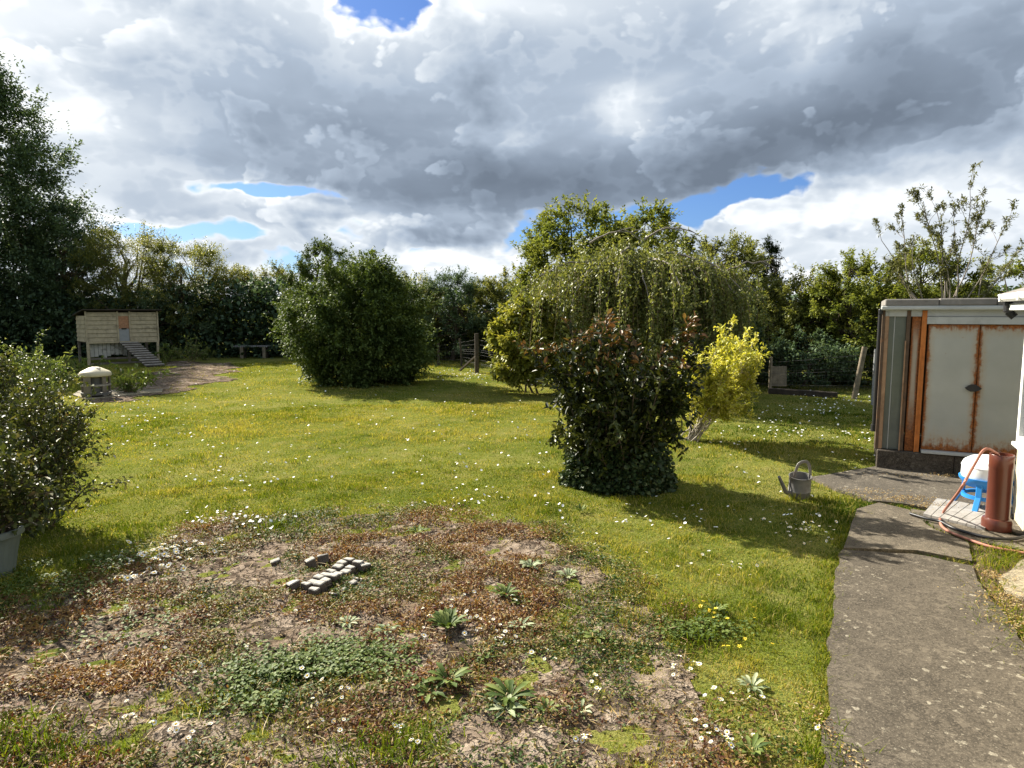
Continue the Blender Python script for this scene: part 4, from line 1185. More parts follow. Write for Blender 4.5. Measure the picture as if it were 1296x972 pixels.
def crown_tree(name, loc, h, rx, ry, leafm, label, cat='tree', group=None, barkm='bark', prof=None, z0=0.06, nclu=170, per=190, leaf=(0.076, 0.046), clu=0.15, seed=0,
               spray=0.35, trunk_r=None, lump=0.35, shell=0.4, crown_name='crown', flat=0.6, near=False, nlimb=14, stems=1, lean=(0, 0), rz=0.0):
    """a tree or big shrub: prof(t) gives relative radius over relative height t in 0..1"""
    nclu = int(nclu * 1.35); rng = np.random.default_rng(seed)
    prof = prof or (lambda t: np.sqrt(np.clip(1 - ((t - 0.42) / 0.60) ** 2, 0, 1)))
    root = empty(name, loc, rz, label=label, cat=cat, group=group)
    # cluster centres spread through the crown, mostly towards its skin
    t_ = rng.random(nclu * 6); keep = rng.random(nclu * 6) < (0.15 + prof(t_)) / 1.15
    t_ = t_[keep][:nclu]; n = len(t_)
    ph = rng.random(n) * 2 * pi
    dirn = np.column_stack([np.cos(ph), np.sin(ph), t_ * 2.2])
    lum = 1 + (fbm(dirn * 1.6 + seed * 3.1, seed, 3) - 0.5) * 2 * lump
    rr = (shell + (1 - shell) * rng.random(n)) ** 0.8
    pr = prof(t_) * lum * rr
    zz = z0 * h + t_ * (h * (1 - z0)) * (0.90 + 0.10 * lum)
    C = np.column_stack([np.cos(ph) * rx * pr + lean[0] * t_, np.sin(ph) * ry * pr + lean[1] * t_, zz])
    ctr = np.column_stack([lean[0] * t_ * 0.7, lean[1] * t_ * 0.7, zz * 0.75])
    outd = unit(C - ctr)
    cr = clu * (rx + ry) * 0.5 * (0.6 + 0.9 * rng.random(n))
    k = np.maximum(20, (per * (0.5 + rng.random(n)))).astype(int)
    ci = np.repeat(np.arange(n), k); N = len(ci)
    d = rsph(rng, N); ra = rng.random(N) ** 0.45
    off = d * (ra * cr[ci])[:, None]
    off[:, 2] *= flat
    sp = (rng.random(N) < spray)                                    # sprigs reaching out of the clump
    nspr = 4
    sid = ci * nspr + rng.integers(0, nspr, N)
    sdir = unit(outd[np.repeat(np.arange(n), nspr)] * 0.8 + rng.normal(size=(n * nspr, 3)) * 0.55 + np.array([0, 0, 0.35]))
    along = rng.random(N)
    off[sp] = sdir[sid[sp]] * (along[sp] * cr[ci][sp] * 1.75)[:, None] + rng.normal(size=(sp.sum(), 3)) * 0.03 * (0.5 + cr[ci][sp][:, None])
    Bp = C[ci] + off
    Bp[:, 2] = np.maximum(Bp[:, 2], 0.03)
    td = unit(off + outd[ci] * cr[ci][:, None] * 0.5) * 0.7 + rsph(rng, N) * 0.7 + np.array([0, 0, -0.15])
    L = leaf[0] * (0.6 + 0.7 * rng.random(N)); Wd = leaf[1] * (0.7 + 0.5 * rng.random(N))
    V, Q, pv = leaves(rng, Bp, td, L, Wd, 0.22, near)
    crn = rng.random(n)
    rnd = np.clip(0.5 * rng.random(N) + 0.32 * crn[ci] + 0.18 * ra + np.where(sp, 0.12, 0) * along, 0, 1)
    link(crown_name, foliage_mesh(crown_name, V, Q, rnd, pv), MATS[leafm], root)
    # trunk and limbs
    tr = trunk_r or 0.035 * h
    polys = []
    zt = h * 0.72
    trunks = []
    for s in range(stems):
        b0_ = np.array([rng.normal() * 0.10 * (stems > 1), rng.normal() * 0.10 * (stems > 1), -0.05])
        top = np.array([lean[0] * 0.6 + rng.normal() * 0.10 * rx * (1 + 2 * (stems > 1)), lean[1] * 0.6 + rng.normal() * 0.10 * ry * (1 + 2 * (stems > 1)), zt])
        P = curve(b0_, top, rng, 9, 0, 0.03); trunks.append(P)
        polys.append((P, tr * np.linspace(1, 0.22, 9) / sqrt(stems)))
    limb_pts = [P for P in trunks]
    for i in range(nlimb):
        P = trunks[i % stems]
        a = P[rng.integers(2, 8)]; j = rng.integers(0, n)
        c = curve(a, C[j] * 0.9 + a * 0.1, rng, 6, 0.05, 0.08); polys.append((c, tr * np.linspace(0.38, 0.10, 6) / sqrt(stems))); limb_pts.append(c)
    LP = np.concatenate(limb_pts)
    for j in rng.permutation(n)[:min(n, 90)]:
        dd = np.linalg.norm(LP - C[j], axis=1) + np.maximum(0, LP[:, 2] - C[j][2]) * 1.2
        a = LP[dd.argmin()]
        polys.append((curve(a, C[j], rng, 4, 0.03, 0.06), tr * np.array([0.11, 0.09, 0.06, 0.03]) + 0.002))
    V, Q = tubes(polys, 6)
    link('trunk' if stems == 1 else 'stems', np_mesh('trunk', V, [Q], smooth=True), MATS[barkm], root)
    return root


def spot(px, Y): return Vector((A(px, 400, Y).x, Y, 0))


def hgt(top, Y): return H + (HOR - top) * Y / F


CONE = lambda t: np.clip(1.05 - t, 0, 1) ** 0.72 * np.clip(0.55 + t * 3.2, 0, 1)
TALL = lambda t: np.where(t < 0.35, 0.85 + 0.15 * t / 0.35, np.clip(1 - ((t - 0.35) / 0.67) ** 1.5, 0, 1)) ** 0.9
ROUND = lambda t: np.sqrt(np.clip(1 - ((t - 0.40) / 0.61) ** 2, 0, 1))
HEDGE = lambda t: np.clip(1 - np.clip((t - 0.45) / 0.57, 0, 1) ** 2.2, 0, 1) ** 0.6
OAKY = lambda t: np.sqrt(np.clip(1 - ((t - 0.52) / 0.50) ** 2, 0, 1)) * 0.95 + 0.05


def T(name, px, Y, top, wpx, leafm, label, **kw):
    w = wpx * Y / F / 2
    kw.setdefault('ry', w * 0.85)
    ry = kw.pop('ry')
    return crown_tree(name, spot(px, Y), hgt(top, Y), w, ry, leafm, label, **kw)


BK = 'trees and tall hedge along the back of the garden'
T('tall_tree', -5, 30.5, 74, 235, 'dark_tree_leaf', 'tallest dark green tree rising behind the hen house at the left edge', group=BK, prof=TALL, nclu=420, per=190, leaf=(0.15, 0.095), clu=0.16, seed=1, spray=0.3, shell=0.25, nlimb=26, trunk_r=0.22)
T('hedge_tree', 84, 30, 262, 125, 'dark_tree_leaf', 'dark bushy tree directly behind the hen house roof beside the tallest tree', group=BK, prof=HEDGE, nclu=170, per=150, leaf=(0.11, 0.07), seed=2, spray=0.4)
T('hawthorn_tree', 160, 30, 296, 135, 'hedge_leaf', 'dark hawthorn tree with its top just right of the hen house', group=BK, prof=OAKY, nclu=170, per=200, seed=3, spray=0.45)
T('hawthorn_tree', 238, 29.5, 312, 130, 'hedge_leaf', 'broad topped hawthorn tree left of the gap above the low bench', group=BK, prof=OAKY, nclu=170, per=190, seed=4, spray=0.45)
T('hedge_bush', 215, 29, 370, 150, 'dark_tree_leaf', 'dark low bush filling the hedge right of the hen house ramp', cat='bush', group=BK, prof=HEDGE, nclu=90, per=130, seed=5)
T('hedge_bush', 300, 31, 346, 100, 'hedge_leaf', 'lighter green hedge bush behind the left end of the low bench', cat='bush', group=BK, prof=HEDGE, nclu=120, per=190, seed=6, spray=0.5)
T('hedge_bush', 350, 31, 344, 85, 'hedge_leaf', 'narrow hedge bush behind the right end of the low bench', cat='bush', group=BK, prof=HEDGE, nclu=100, per=190, seed=7, spray=0.5)
T('hedge_tree', 408, 24, 311, 92, 'bush_leaf', 'pointed tree whose top shows behind the left shoulder of the round bush', group=BK, prof=ROUND, nclu=130, per=200, seed=8, spray=0.4)
T('hedge_bush', 512, 27, 352, 105, 'hedge_leaf', 'hedge bush showing behind the right shoulder of the round bush', cat='bush', group=BK, prof=HEDGE, nclu=110, per=190, seed=9, spray=0.5)
T('hedge_bush', 572, 26.5, 350, 100, 'dark_tree_leaf', 'dark hedge bush in the gap right of the round bush', cat='bush', group=BK, prof=HEDGE, nclu=120, per=200, seed=10, spray=0.4)
T('hedge_bush', 632, 27, 352, 100, 'hedge_leaf', 'hedge bush with pale sprigs left of the weeping birch', cat='bush', group=BK, prof=HEDGE, nclu=110, per=190, seed=12, spray=0.5)
T('ash_tree', 728, 22, 272, 150, 'ash_leaf', 'rounded bright green tree topping the weeping birch on its left', group=BK, prof=OAKY, nclu=190, per=150, leaf=(0.12, 0.07), seed=13, spray=0.5, trunk_r=0.14)
T('ash_tree', 812, 22.5, 276, 130, 'ash_leaf', 'rounded bright green tree directly behind the top of the weeping birch', group=BK, prof=OAKY, nclu=150, per=150, leaf=(0.12, 0.07), seed=14, spray=0.5, trunk_r=0.14)
T('hedge_tree', 915, 20.5, 310, 110, 'hedge_leaf', 'spreading tree behind the right side of the weeping birch', group=BK, prof=OAKY, nclu=150, per=200, seed=15, spray=0.55)
T('conifer_tree', 972, 25, 312, 78, 'conifer_leaf', 'dark pointed conifer rising behind the trees right of the weeping birch', group=BK, prof=CONE, nclu=130, per=170, leaf=(0.10, 0.035), seed=16, flat=0.35, spray=0.5)
T('hawthorn_tree', 1010, 19, 352, 130, 'hedge_leaf', 'hawthorn tree above the right fence behind the golden bush', group=BK, prof=HEDGE, nclu=150, per=200, seed=17, spray=0.5)
T('hawthorn_tree', 1085, 18, 336, 125, 'ash_leaf', 'green hawthorn tree just left of the outhouse roof', group=BK, prof=HEDGE, nclu=150, per=200, seed=18, spray=0.5)
T('hawthorn_tree', 1165, 17, 325, 150, 'ash_leaf', 'green tree directly behind the outhouse roof under the bare twiggy willow', group=BK, prof=HEDGE, nclu=150, per=200, seed=19, spray=0.55)
T('hawthorn_tree', 1275, 17, 338, 150, 'ash_leaf', 'green tree behind the right end of the outhouse roof by the house gutter', group=BK, prof=HEDGE, nclu=140, per=200, seed=20, spray=0.55)
T('hedge_bush', 1020, 17.2, 425, 130, 'dark_tree_leaf', 'shady low hedge growth behind the right hand netting fence', cat='bush', group=BK, prof=HEDGE, nclu=80, per=120, seed=22)
T('hedge_bush', 920, 18.5, 400, 110, 'dark_tree_leaf', 'shady hedge growth behind the golden bush', cat='bush', group=BK, prof=HEDGE, nclu=80, per=120, seed=23)
T('hedge_tree', -150, 28, 150, 220, 'dark_tree_leaf', 'dark tree at the far left beyond the edge of the hen house view', group=BK, prof=TALL, nclu=150, per=130, leaf=(0.13, 0.085), seed=24)
# the hedgerow behind it all, one dark mass
def hedgerow(seed=31):
    rng = np.random.default_rng(seed); N = 95000
    x = rng.uniform(-34, 34, N); y = 29.5 + rng.normal(size=N) * 0.8 - np.clip(x - 2, 0, 40) * 0.22
    top = 2.9 + (fbm(np.column_stack([x * 0.5, y * 0]), 4, 4) - 0.5) * 1.6
    z = top * rng.random(N) ** 1.25
    V, Q, pv = leaves(rng, np.column_stack([x, y, z]), rsph(rng, N), 0.24 * (0.6 + 0.7 * rng.random(N)), 0.16, 0.2)
    link('hedgerow', foliage_mesh('hedgerow', V, Q, rng.random(N) * 0.7, pv), MATS['dark_tree_leaf'], kind='stuff', label='dark hedge growth filling the gaps behind the garden trees', cat='hedgerow')
hedgerow()

# the round bush standing on the lawn
RB = lambda t: np.clip(1 - (np.abs(t - 0.40) / np.where(t > 0.40, 0.64, 0.70)) ** 2, 0, 1) ** 0.72
T('round_bush', 459, 18.0, 340, 172, 'bush_leaf', 'big rounded dark green bush standing alone in the middle of the back lawn', cat='bush', prof=RB, nclu=330, per=230, leaf=(0.085, 0.052), clu=0.155, seed=43, spray=0.45, shell=0.30, z0=0.02, lump=0.50, flat=0.75, stems=3, trunk_r=0.1, crown_name='foliage')
# light shrub left of the laurel
T('maple_shrub', 672, 15.6, 378, 92, 'maple_leaf', 'light yellow green leafy shrub at the left foot of the weeping birch', cat='shrub', prof=lambda t: np.sqrt(np.clip(1 - ((t - 0.30) / 0.72) ** 2, 0, 1)), nclu=110, per=130, leaf=(0.11, 0.07), seed=42, spray=0.45, z0=0.14, trunk_r=0.05, stems=3)


# ------------------------------------------------------------------ weeping birch
def weeping(px, Y, top, wpx, seed=51):
    rng = np.random.default_rng(seed)
    loc = spot(px, Y); h = hgt(top, Y); R = wpx * Y / F / 2
    root = empty('weeping_birch', loc, 0, label='weeping birch with hanging curtains of small leaves and pale arching top branches', cat='tree')
    tr = []
    P = curve((0, 0, -0.05), (-0.15, 0.1, h * 0.80), rng, 9, 0, 0.04); tr.append((P, np.linspace(0.16, 0.07, 9)))
    arms = []
    for k in range(38):
        a = 2 * pi * k / 38 + rng.normal() * 0.15; Ra = R * (0.40 + 0.60 * rng.random() ** 0.7)
        s = P[rng.integers(5, 9)]; e = np.array([cos(a) * Ra, sin(a) * Ra * 0.85, h * (0.62 + 0.16 * rng.random() - 0.12 * Ra / R)])
        mid = (s + e) / 2; mid[2] = h * (0.95 + 0.16 * rng.random())
        t_ = np.linspace(0, 1, 12)[:, None]; B = (1 - t_) ** 2 * s + 2 * t_ * (1 - t_) * mid + t_ ** 2 * e
        B = B + rng.normal(size=B.shape) * 0.035
        arms.append(B); tr.append((B, np.linspace(0.036, 0.008, 12)))
    for (dx_, top_) in ((0.45, 1.02), (-0.75, 1.0), (2.2, 0.82)):      # bare pale branches arching over the top
        s = np.array([dx_ - 0.5, -0.9, h * (top_ - 0.07)]); e = np.array([dx_ + 0.6, -1.15, h * (top_ - 0.055)])
        mid = (s + e) / 2; mid[2] += 0.38
        t_ = np.linspace(0, 1, 9)[:, None]; B = (1 - t_) ** 2 * s + 2 * t_ * (1 - t_) * mid + t_ ** 2 * e + rng.normal(size=(9, 3)) * 0.02
        tr.append((B, np.linspace(0.024, 0.008, 9)))
        for q in range(3):
            c = B[rng.integers(2, 8)]; tr.append((curve(c, c + np.array([rng.normal() * .3, -0.1, 0.05 - 0.3 * rng.random()]), rng, 4, 0.2, 0.1), [0.010, 0.008, 0.006, 0.004]))
    # strands
    starts = []
    for B in arms:
        for q in range(36):
            u = 0.02 + 0.88 * rng.random() ** 0.8; i = min(10, int(u * 11)); f = u * 11 - i
            p = B[i] * (1 - f) + B[i + 1] * f + rng.normal(size=3) * np.array([0.24, 0.24, 0.07]); starts.append(p)
    Bp, td, cr = [], [], []; tw = []
    for B in arms:                                                   # short leafy twigs all over the dome
        for q in range(20):
            i = rng.integers(1, 12); s = B[i] + rng.normal(size=3) * 0.05; d = rng.normal(size=3) * 0.16 + np.array([0, 0, 0.06]); n = 16
            Bp.append(s + np.linspace(0, 1, n)[:, None] * d * 1.6 + rng.normal(size=(n, 3)) * 0.03); td.append(rng.normal(size=(n, 3)) + np.array([0, 0, -0.3])); cr.append(np.full(n, 0.3 + 0.7 * rng.random()))
    for p in starts:
        r = np.hypot(p[0], p[1]); low = 0.50 + 0.7 * rng.random() + (0.5 if r < R * .5 else 0)
        Ls = min(p[2] - low, 0.6 + 2.4 * rng.random())
        if Ls < 0.25: continue
        n = max(6, int(Ls / 0.020)); t_ = np.linspace(0, 1, n)
        o = unit(np.array([[p[0], p[1], 0.0]]))[0]
        Sx = p + np.outer(np.sqrt(t_) * 0.16 * Ls, o) + np.outer(np.sin(t_ * 5 + rng.random() * 6) * 0.03, rng.normal(size=3)) + np.outer(t_ * Ls, [0, 0, -1.0])
        tw.append((Sx[:: max(1, n // 5)], np.full(len(Sx[:: max(1, n // 5)]), 0.004)))
        Sx = Sx + np.outer(np.sin(t_ * (3 + 5 * rng.random()) + rng.random() * 6) * t_ * 0.16, rng.normal(size=3) * np.array([1, 1, 0.2]))
        Bp.append(Sx + rng.normal(size=Sx.shape) * 0.034); td.append(rng.normal(size=(n, 3)) * 0.60 + np.array([0, 0, -0.8])); cr.append(np.full(n, rng.random()))
    Bp, td, cr = np.concatenate(Bp), np.concatenate(td), np.concatenate(cr); N = len(Bp)
    V, Q, pv = leaves(rng, Bp, td, 0.074 * (0.6 + 0.7 * rng.random(N)), 0.046, 0.2, False, 0.3)
    link('crown', foliage_mesh('crown', V, Q, np.clip(0.55 * rng.random(N) + 0.45 * cr, 0, 1), pv), MATS['birch_leaf'], root)
    V, Q = tubes(tr, 6); link('trunk', np_mesh('trunk', V, [Q], smooth=True), MATS['birch_bark'], root)
    V, Q = tubes(tw, 3); link('twigs', np_mesh('twigs', V, [Q]), MATS['tan_bark'], root)
weeping(808, 15.8, 300, 336)


# ------------------------------------------------------------------ twiggy willow behind the outhouse
def willow(seed=61):
    rng = np.random.default_rng(seed); Y = 15.6
    loc = spot(1195, Y)
    root = empty('willow_tree', loc, 0, label='open twiggy willow with sparse leaf tufts standing against the clouds on the right', cat='tree')
    polys, Bp, td, cr = [], [], [], []
    def grow(a, b, r, depth):
        L = np.linalg.norm(b - a); c = curve(a, b, rng, 8, 0, 0.035); polys.append((c, np.linspace(r, r * 0.42, 8)))
        if depth == 0 or L < 0.35:
            k = int(10 + L * 44)
            t_ = rng.random(k) ** 0.7; i = np.minimum((t_ * 7).astype(int), 6)
            p = c[i] * (1 - (t_ * 7 - i))[:, None] + c[i + 1] * (t_ * 7 - i)[:, None]
            Bp.append(p + rng.normal(size=p.shape) * 0.018); td.append((b - a) / L * 0.6 + rng.normal(size=p.shape) * 0.55); cr.append(np.full(k, rng.random()))
            return
        for q in range(rng.integers(5, 8)):
            u = 0.28 + 0.72 * rng.random(); s = c[min(7, int(u * 7.99))]
            d = (b - a) / L + rng.normal(size=3) * 0.42 + np.array([0, 0, 0.12]); d /= np.linalg.norm(d)
            grow(s, s + d * L * (0.20 + 0.18 * rng.random()), r * 0.38, depth - 1)
    base = np.array([0, 0, -0.05])
    fork = np.array([0.05, 0, 0.9]); polys.append((curve(base, fork, rng, 5), np.linspace(0.15, 0.11, 5)))
    for (tx, ty) in ((1096, 268), (1128, 236), (1162, 204), (1182, 216), (1212, 250), (1237, 198), (1252, 225), (1288, 252), (1302, 300), (1272, 290), (1196, 282), (1145, 280), (1110, 310)):
        e = A(tx, ty, Y + rng.normal() * 0.4) - loc; e = np.array(e); e = fork + (e - fork) * 0.80
        m_ = fork + (e - fork) * 0.45 + np.array([rng.normal() * .15, rng.normal() * .15, 0.1])
        polys.append((curve(fork, m_, rng, 6, 0, 0.04), np.linspace(0.034, 0.020, 6)))
        grow(m_, e, 0.016, 2)
    Bp, td, cr = np.concatenate(Bp), np.concatenate(td), np.concatenate(cr); N = len(Bp)
    V, Q, pv = leaves(rng, Bp, td, 0.085 * (0.5 + 0.8 * rng.random(N)), 0.030, 0.2)
    link('crown', foliage_mesh('crown', V, Q, np.clip(0.6 * rng.random(N) + 0.4 * cr, 0, 1), pv), MATS['willow_leaf'], root)
    V, Q = tubes(polys, 5); link('branches', np_mesh('branches', V, [Q], smooth=True), MATS['birch_bark'], root)
willow()


# ------------------------------------------------------------------ close shrubs: stems that carry leaves
def shrub(name, loc, label, stems, leafm, leaf, seed, cat='bush', barkm='bark', per_m=60, side=4, side_len=0.3, rad=0.012, near=True, spread=0.5, rndf=None, droop=0.0, fol='foliage', jit=0.03, bare=0.0):
    """stems: list of polylines (k,3) in local metres"""
    rng = np.random.default_rng(seed); root = empty(name, loc, 0, label=label, cat=cat)
    polys, Bp, td, cr, hh = [], [], [], [], []
    for S in stems:
        S = np.asarray(S, float); polys.append((S, np.linspace(rad, rad * 0.35, len(S))))
        L = np.linalg.norm(np.diff(S, axis=0), axis=1).sum()
        tw = [S]
        for q in range(int(side * L)):
            u = max(0.25, bare) + (1 - max(0.25, bare)) * rng.random(); i = min(len(S) - 2, int(u * (len(S) - 1))); s = S[i] + (S[i + 1] - S[i]) * rng.random()
            d = unit((S[i + 1] - S[i])[None])[0] * 0.6 + rng.normal(size=3) * spread; d[2] -= droop; d /= np.linalg.norm(d)
            e = s + d * side_len * (0.5 + 0.8 * rng.random()); c = curve(s, e, rng, 5, -droop * 0.3, 0.06); polys.append((c, np.linspace(rad * 0.35, rad * 0.12, 5))); tw.append(c)
        for ti, c in enumerate(tw):
            l = np.linalg.norm(np.diff(c, axis=0), axis=1).sum(); k = max(3, int(per_m * l * (0.5 if ti == 0 else 1)))
            t_ = rng.random(k) ** 0.75; t_ = (bare + (1 - bare) * t_ if ti == 0 else t_) * (len(c) - 1.001); i = t_.astype(int); f = (t_ - i)[:, None]
            p = c[i] * (1 - f) + c[i + 1] * f; d = unit(c[i + 1] - c[i])
            Bp.append(p + rng.normal(size=p.shape) * jit); td.append(d * 0.55 + rng.normal(size=p.shape) * 0.6 + np.array([0, 0, 0.1 - droop])); cr.append(np.full(k, rng.random())); hh.append(t_ / (len(c) - 1))
    Bp, td, cr, hh = map(np.concatenate, (Bp, td, cr, hh)); N = len(Bp)
    Bp[:, 2] = np.maximum(Bp[:, 2], 0.01)
    V, Q, pv = leaves(rng, Bp, td, leaf[0] * (0.55 + 0.7 * rng.random(N)), leaf[1] * (0.7 + 0.5 * rng.random(N)), 0.25, near, 0.6)
    rnd = rndf(rng, Bp, cr, hh) if rndf else np.clip(0.55 * rng.random(N) + 0.45 * cr, 0, 1)
    link(fol, foliage_mesh(fol, V, Q, rnd, pv), MATS[leafm], root)
    V, Q = tubes(polys, 6); link('stems', np_mesh('stems', V, [Q], smooth=True), MATS[barkm], root)
    return root


# dark laurel-like bush in the middle (its outline measured on the photograph at its own distance)
LB = G(772, 612); LY = LB.y
def laurel():
    rng = np.random.default_rng(71)
    sc = LY / F
    # height (m) -> (left, right) half widths about px 772
    prof = [(622, 52, 56), (606, 56, 62), (592, 58, 106), (572, 68, 106), (540, 84, 104), (500, 98, 108), (460, 112, 118), (436, 118, 120), (424, 108, 108), (416, 80, 80)]
    hz = np.array([A(772, y, LY).z for y, _, _ in prof]); lw = np.array([a * sc for _, a, _ in prof]); rw = np.array([b * sc for _, _, b in prof])
    def R(z, ph):
        l = np.interp(z, hz, lw); r = np.interp(z, hz, rw); k = (1 + np.cos(ph)) / 2
        return (l * (1 - k) + r * k) * np.where(np.abs(np.sin(ph)) > 0, 1 - 0.22 * np.abs(np.sin(ph)), 1)
    zmax = hz.max(); stems = []
    for i in range(72):
        ph = rng.random() * 2 * pi; zt_ = zmax * (0.20 + 0.84 * rng.random() ** 0.8) * (1 + 0.26 * (fbm(np.array([[cos(ph) * 2.2, sin(ph) * 2.2]]), 19, 2)[0] - 0.5))
        rr = R(zt_, ph) * (0.35 + 0.65 * rng.random() ** 0.5) * 0.94 * (1 + 0.30 * (fbm(np.array([[cos(ph) * 1.5, sin(ph) * 1.5, zt_ * 2.2]]), 9, 2)[0] - 0.5))
        e = np.array([cos(ph) * rr, sin(ph) * rr, zt_]); b = np.array([cos(ph) * 0.16 * rng.random() * 2, sin(ph) * 0.3 * rng.random(), 0])
        P = curve(b, e, rng, 9, 0.06, 0.05); P[:, :2] *= np.linspace(1, 1, 9)[:, None]; stems.append(P)
    def rf(rng, B, cr, hh):
        base = np.clip(0.46 * rng.random(len(B)) + 0.26 * cr, 0, 0.70)
        young = (B[:, 2] > zmax * 0.72) & (hh > 0.45) & (cr > 0.42) & (rng.random(len(B)) < np.interp(B[:, 2], [zmax * .72, zmax * .95], [0.15, 0.85]))
        return np.where(young, 0.74 + 0.26 * rng.random(len(B)), base)
    o = shrub('laurel_bush', (LB.x, LB.y, 0), 'dark glossy bush with coppery young top leaves and ivy round its foot', stems, 'laurel_leaf', (0.085, 0.040), 72, per_m=84, side=7.0, side_len=0.25, rad=0.012, rndf=rf, spread=0.65, jit=0.02)
    # ivy skirt
    N = 4200; ph = rng.random(N) * 2 * pi; z = (0.30 + 0.34 * fbm(np.column_stack([np.cos(ph) * 2.5, np.sin(ph) * 2.5]), 15, 3)) * rng.random(N) ** 1.5; rr = (R(z * 0 + 0.1, ph) + 0.04) * (0.74 + 0.26 * rng.random(N)) * (1 + 0.25 * (fbm(np.column_stack([np.cos(ph) * 2, np.sin(ph) * 2]), 5, 2) - 0.5)) * (1.04 - 0.35 * z)
    Bp = np.column_stack([np.cos(ph) * rr, np.sin(ph) * rr, z + 0.01]); td = np.column_stack([np.cos(ph), np.sin(ph), -0.4 * np.ones(N)]) + rng.normal(size=(N, 3)) * 0.5
    V, Q, pv = leaves(rng, Bp, td, 0.046 * (0.5 + 0.9 * rng.random(N)), 0.044, 0.12, True, 0.5)
    link('ivy', foliage_mesh('ivy', V, Q, rng.random(N), pv), MATS['ivy_leaf'], o)
laurel()

# golden bush
GB_ = G(872, 557); gY = GB_.y
def golden():
    rng = np.random.default_rng(81); sc = gY / F; stems = []
    def at(px, py, dy=0.0):
        p = A(px, py, gY + dy) - GB_; return np.array([p.x, p.y, p.z])
    for i in range(46):
        a = rng.random() * 2 * pi; r = rng.random() ** 0.5
        e = at(917 + 58 * r * cos(a), 470 + 56 * r * sin(a), 0.58 * rng.normal() * 0.75)
        b = np.array([rng.normal() * 0.07, rng.normal() * 0.07, -0.02]); k = np.array(at(900, 528)) + rng.normal(size=3) * np.array([0.16, 0.16, 0.10])
        t_ = np.linspace(0, 1, 9)[:, None]; P = (1 - t_) ** 2 * b + 2 * t_ * (1 - t_) * k + t_ ** 2 * e; stems.append(P + rng.normal(size=P.shape) * 0.012)
    shrub('golden_bush', (GB_.x, GB_.y, 0), 'bright yellow variegated bush on bare leaning stems behind the dark laurel', stems, 'gold_leaf', (0.058, 0.030), 82, per_m=125, side=9.5, side_len=0.23, rad=0.0095, barkm='pale_bark', spread=0.55, jit=0.018, bare=0.50)
golden()


# left hand shrubs
def dome_stems(rng, n, rx, ry, h, base_r=0.12, zmin=0.35, sag=0.10):
    out = []
    for i in range(n):
        ph = rng.random() * 2 * pi; zt_ = h * (zmin + (1 - zmin) * rng.random()); k = sqrt(max(0.05, 1 - (zt_ / h) ** 2 * 0.8)) * (0.5 + 0.5 * rng.random())
        out.append(curve((cos(ph) * base_r * rng.random(), sin(ph) * base_r * rng.random(), 0), (cos(ph) * rx * k, sin(ph) * ry * k, zt_), rng, 8, sag, 0.05))
    return out


rg = np.random.default_rng(91)
# the potted shrub spreads over the rim; its outline reaches px 125 at the height of the lawn's middle
shrub('potted_shrub', (POT.x, POT.y, POT.z), 'untidy green shrub spilling from the grey green pot at the left edge', dome_stems(rg, 34, 0.62, 0.55, 0.62, 0.14, 0.15), 'rose_leaf', (0.052, 0.030), 92, per_m=80, side=7, side_len=0.20, rad=0.007, droop=0.15)
p = G(38, 668); rg = np.random.default_rng(93)
shrub('rose_bush', (p.x, p.y, 0), 'tangled rose bush with arching stems behind the grey green pot', dome_stems(rg, 48, 0.76, 0.65, 1.22, 0.2, 0.2), 'rose_leaf', (0.052, 0.030), 94, per_m=66, side=6.0, side_len=0.28, rad=0.008, droop=0.10, spread=0.6)
p = G(-30, 600); rg = np.random.default_rng(95)
shrub('rose_bush', (p.x, p.y, 0), 'taller dark rose bush at the left edge beyond the tangled one', dome_stems(rg, 46, 0.85, 0.75, 1.50, 0.2, 0.25), 'rose_leaf', (0.055, 0.032), 96, per_m=60, side=5.5, side_len=0.28, rad=0.009, droop=0.08, spread=0.6)
p = G(48, 580); rg = np.random.default_rng(97)
shrub('dry_shrub', (p.x, p.y, 0), 'straggly olive shrub with dry tips between the rose bushes and the feeder', dome_stems(rg, 40, 0.60, 0.6, 0.85, 0.2, 0.2), 'rose_leaf', (0.045, 0.025), 98, per_m=60, side=6.0, side_len=0.2, rad=0.006, spread=0.6)
p = G(20, 520); rg = np.random.default_rng(99)
shrub('leafy_shrub', (p.x, p.y, 0), 'pale leaved shrub below the tallest tree at the left edge', dome_stems(rg, 40, 1.3, 0.9, 1.25, 0.3, 0.3), 'tall_weed_leaf', (0.07, 0.035), 100, per_m=55, side=5.5, side_len=0.3, rad=0.008, spread=0.6)


def tall_weed(px, py, top, seed, label, w=0.16, n=5, leaf=(0.13, 0.045), lm='tall_weed_leaf', side=5):
    g = G(px, py); rng = np.random.default_rng(seed); h = A(px, top, g.y).z; st = []
    for i in range(n):
        k = 1 if i == 0 else 0.5 + 0.4 * rng.random()
        st.append(curve((rng.normal() * 0.05, rng.normal() * 0.05, 0), (rng.normal() * w, rng.normal() * w, h * k), rng, 8, 0, 0.03))
    return shrub('tall_weed', (g.x, g.y, 0), label, st, lm, leaf, seed + 1, cat='weed', per_m=46, side=side, side_len=0.22, rad=0.010, spread=0.75, barkm='tan_bark', droop=0.12)


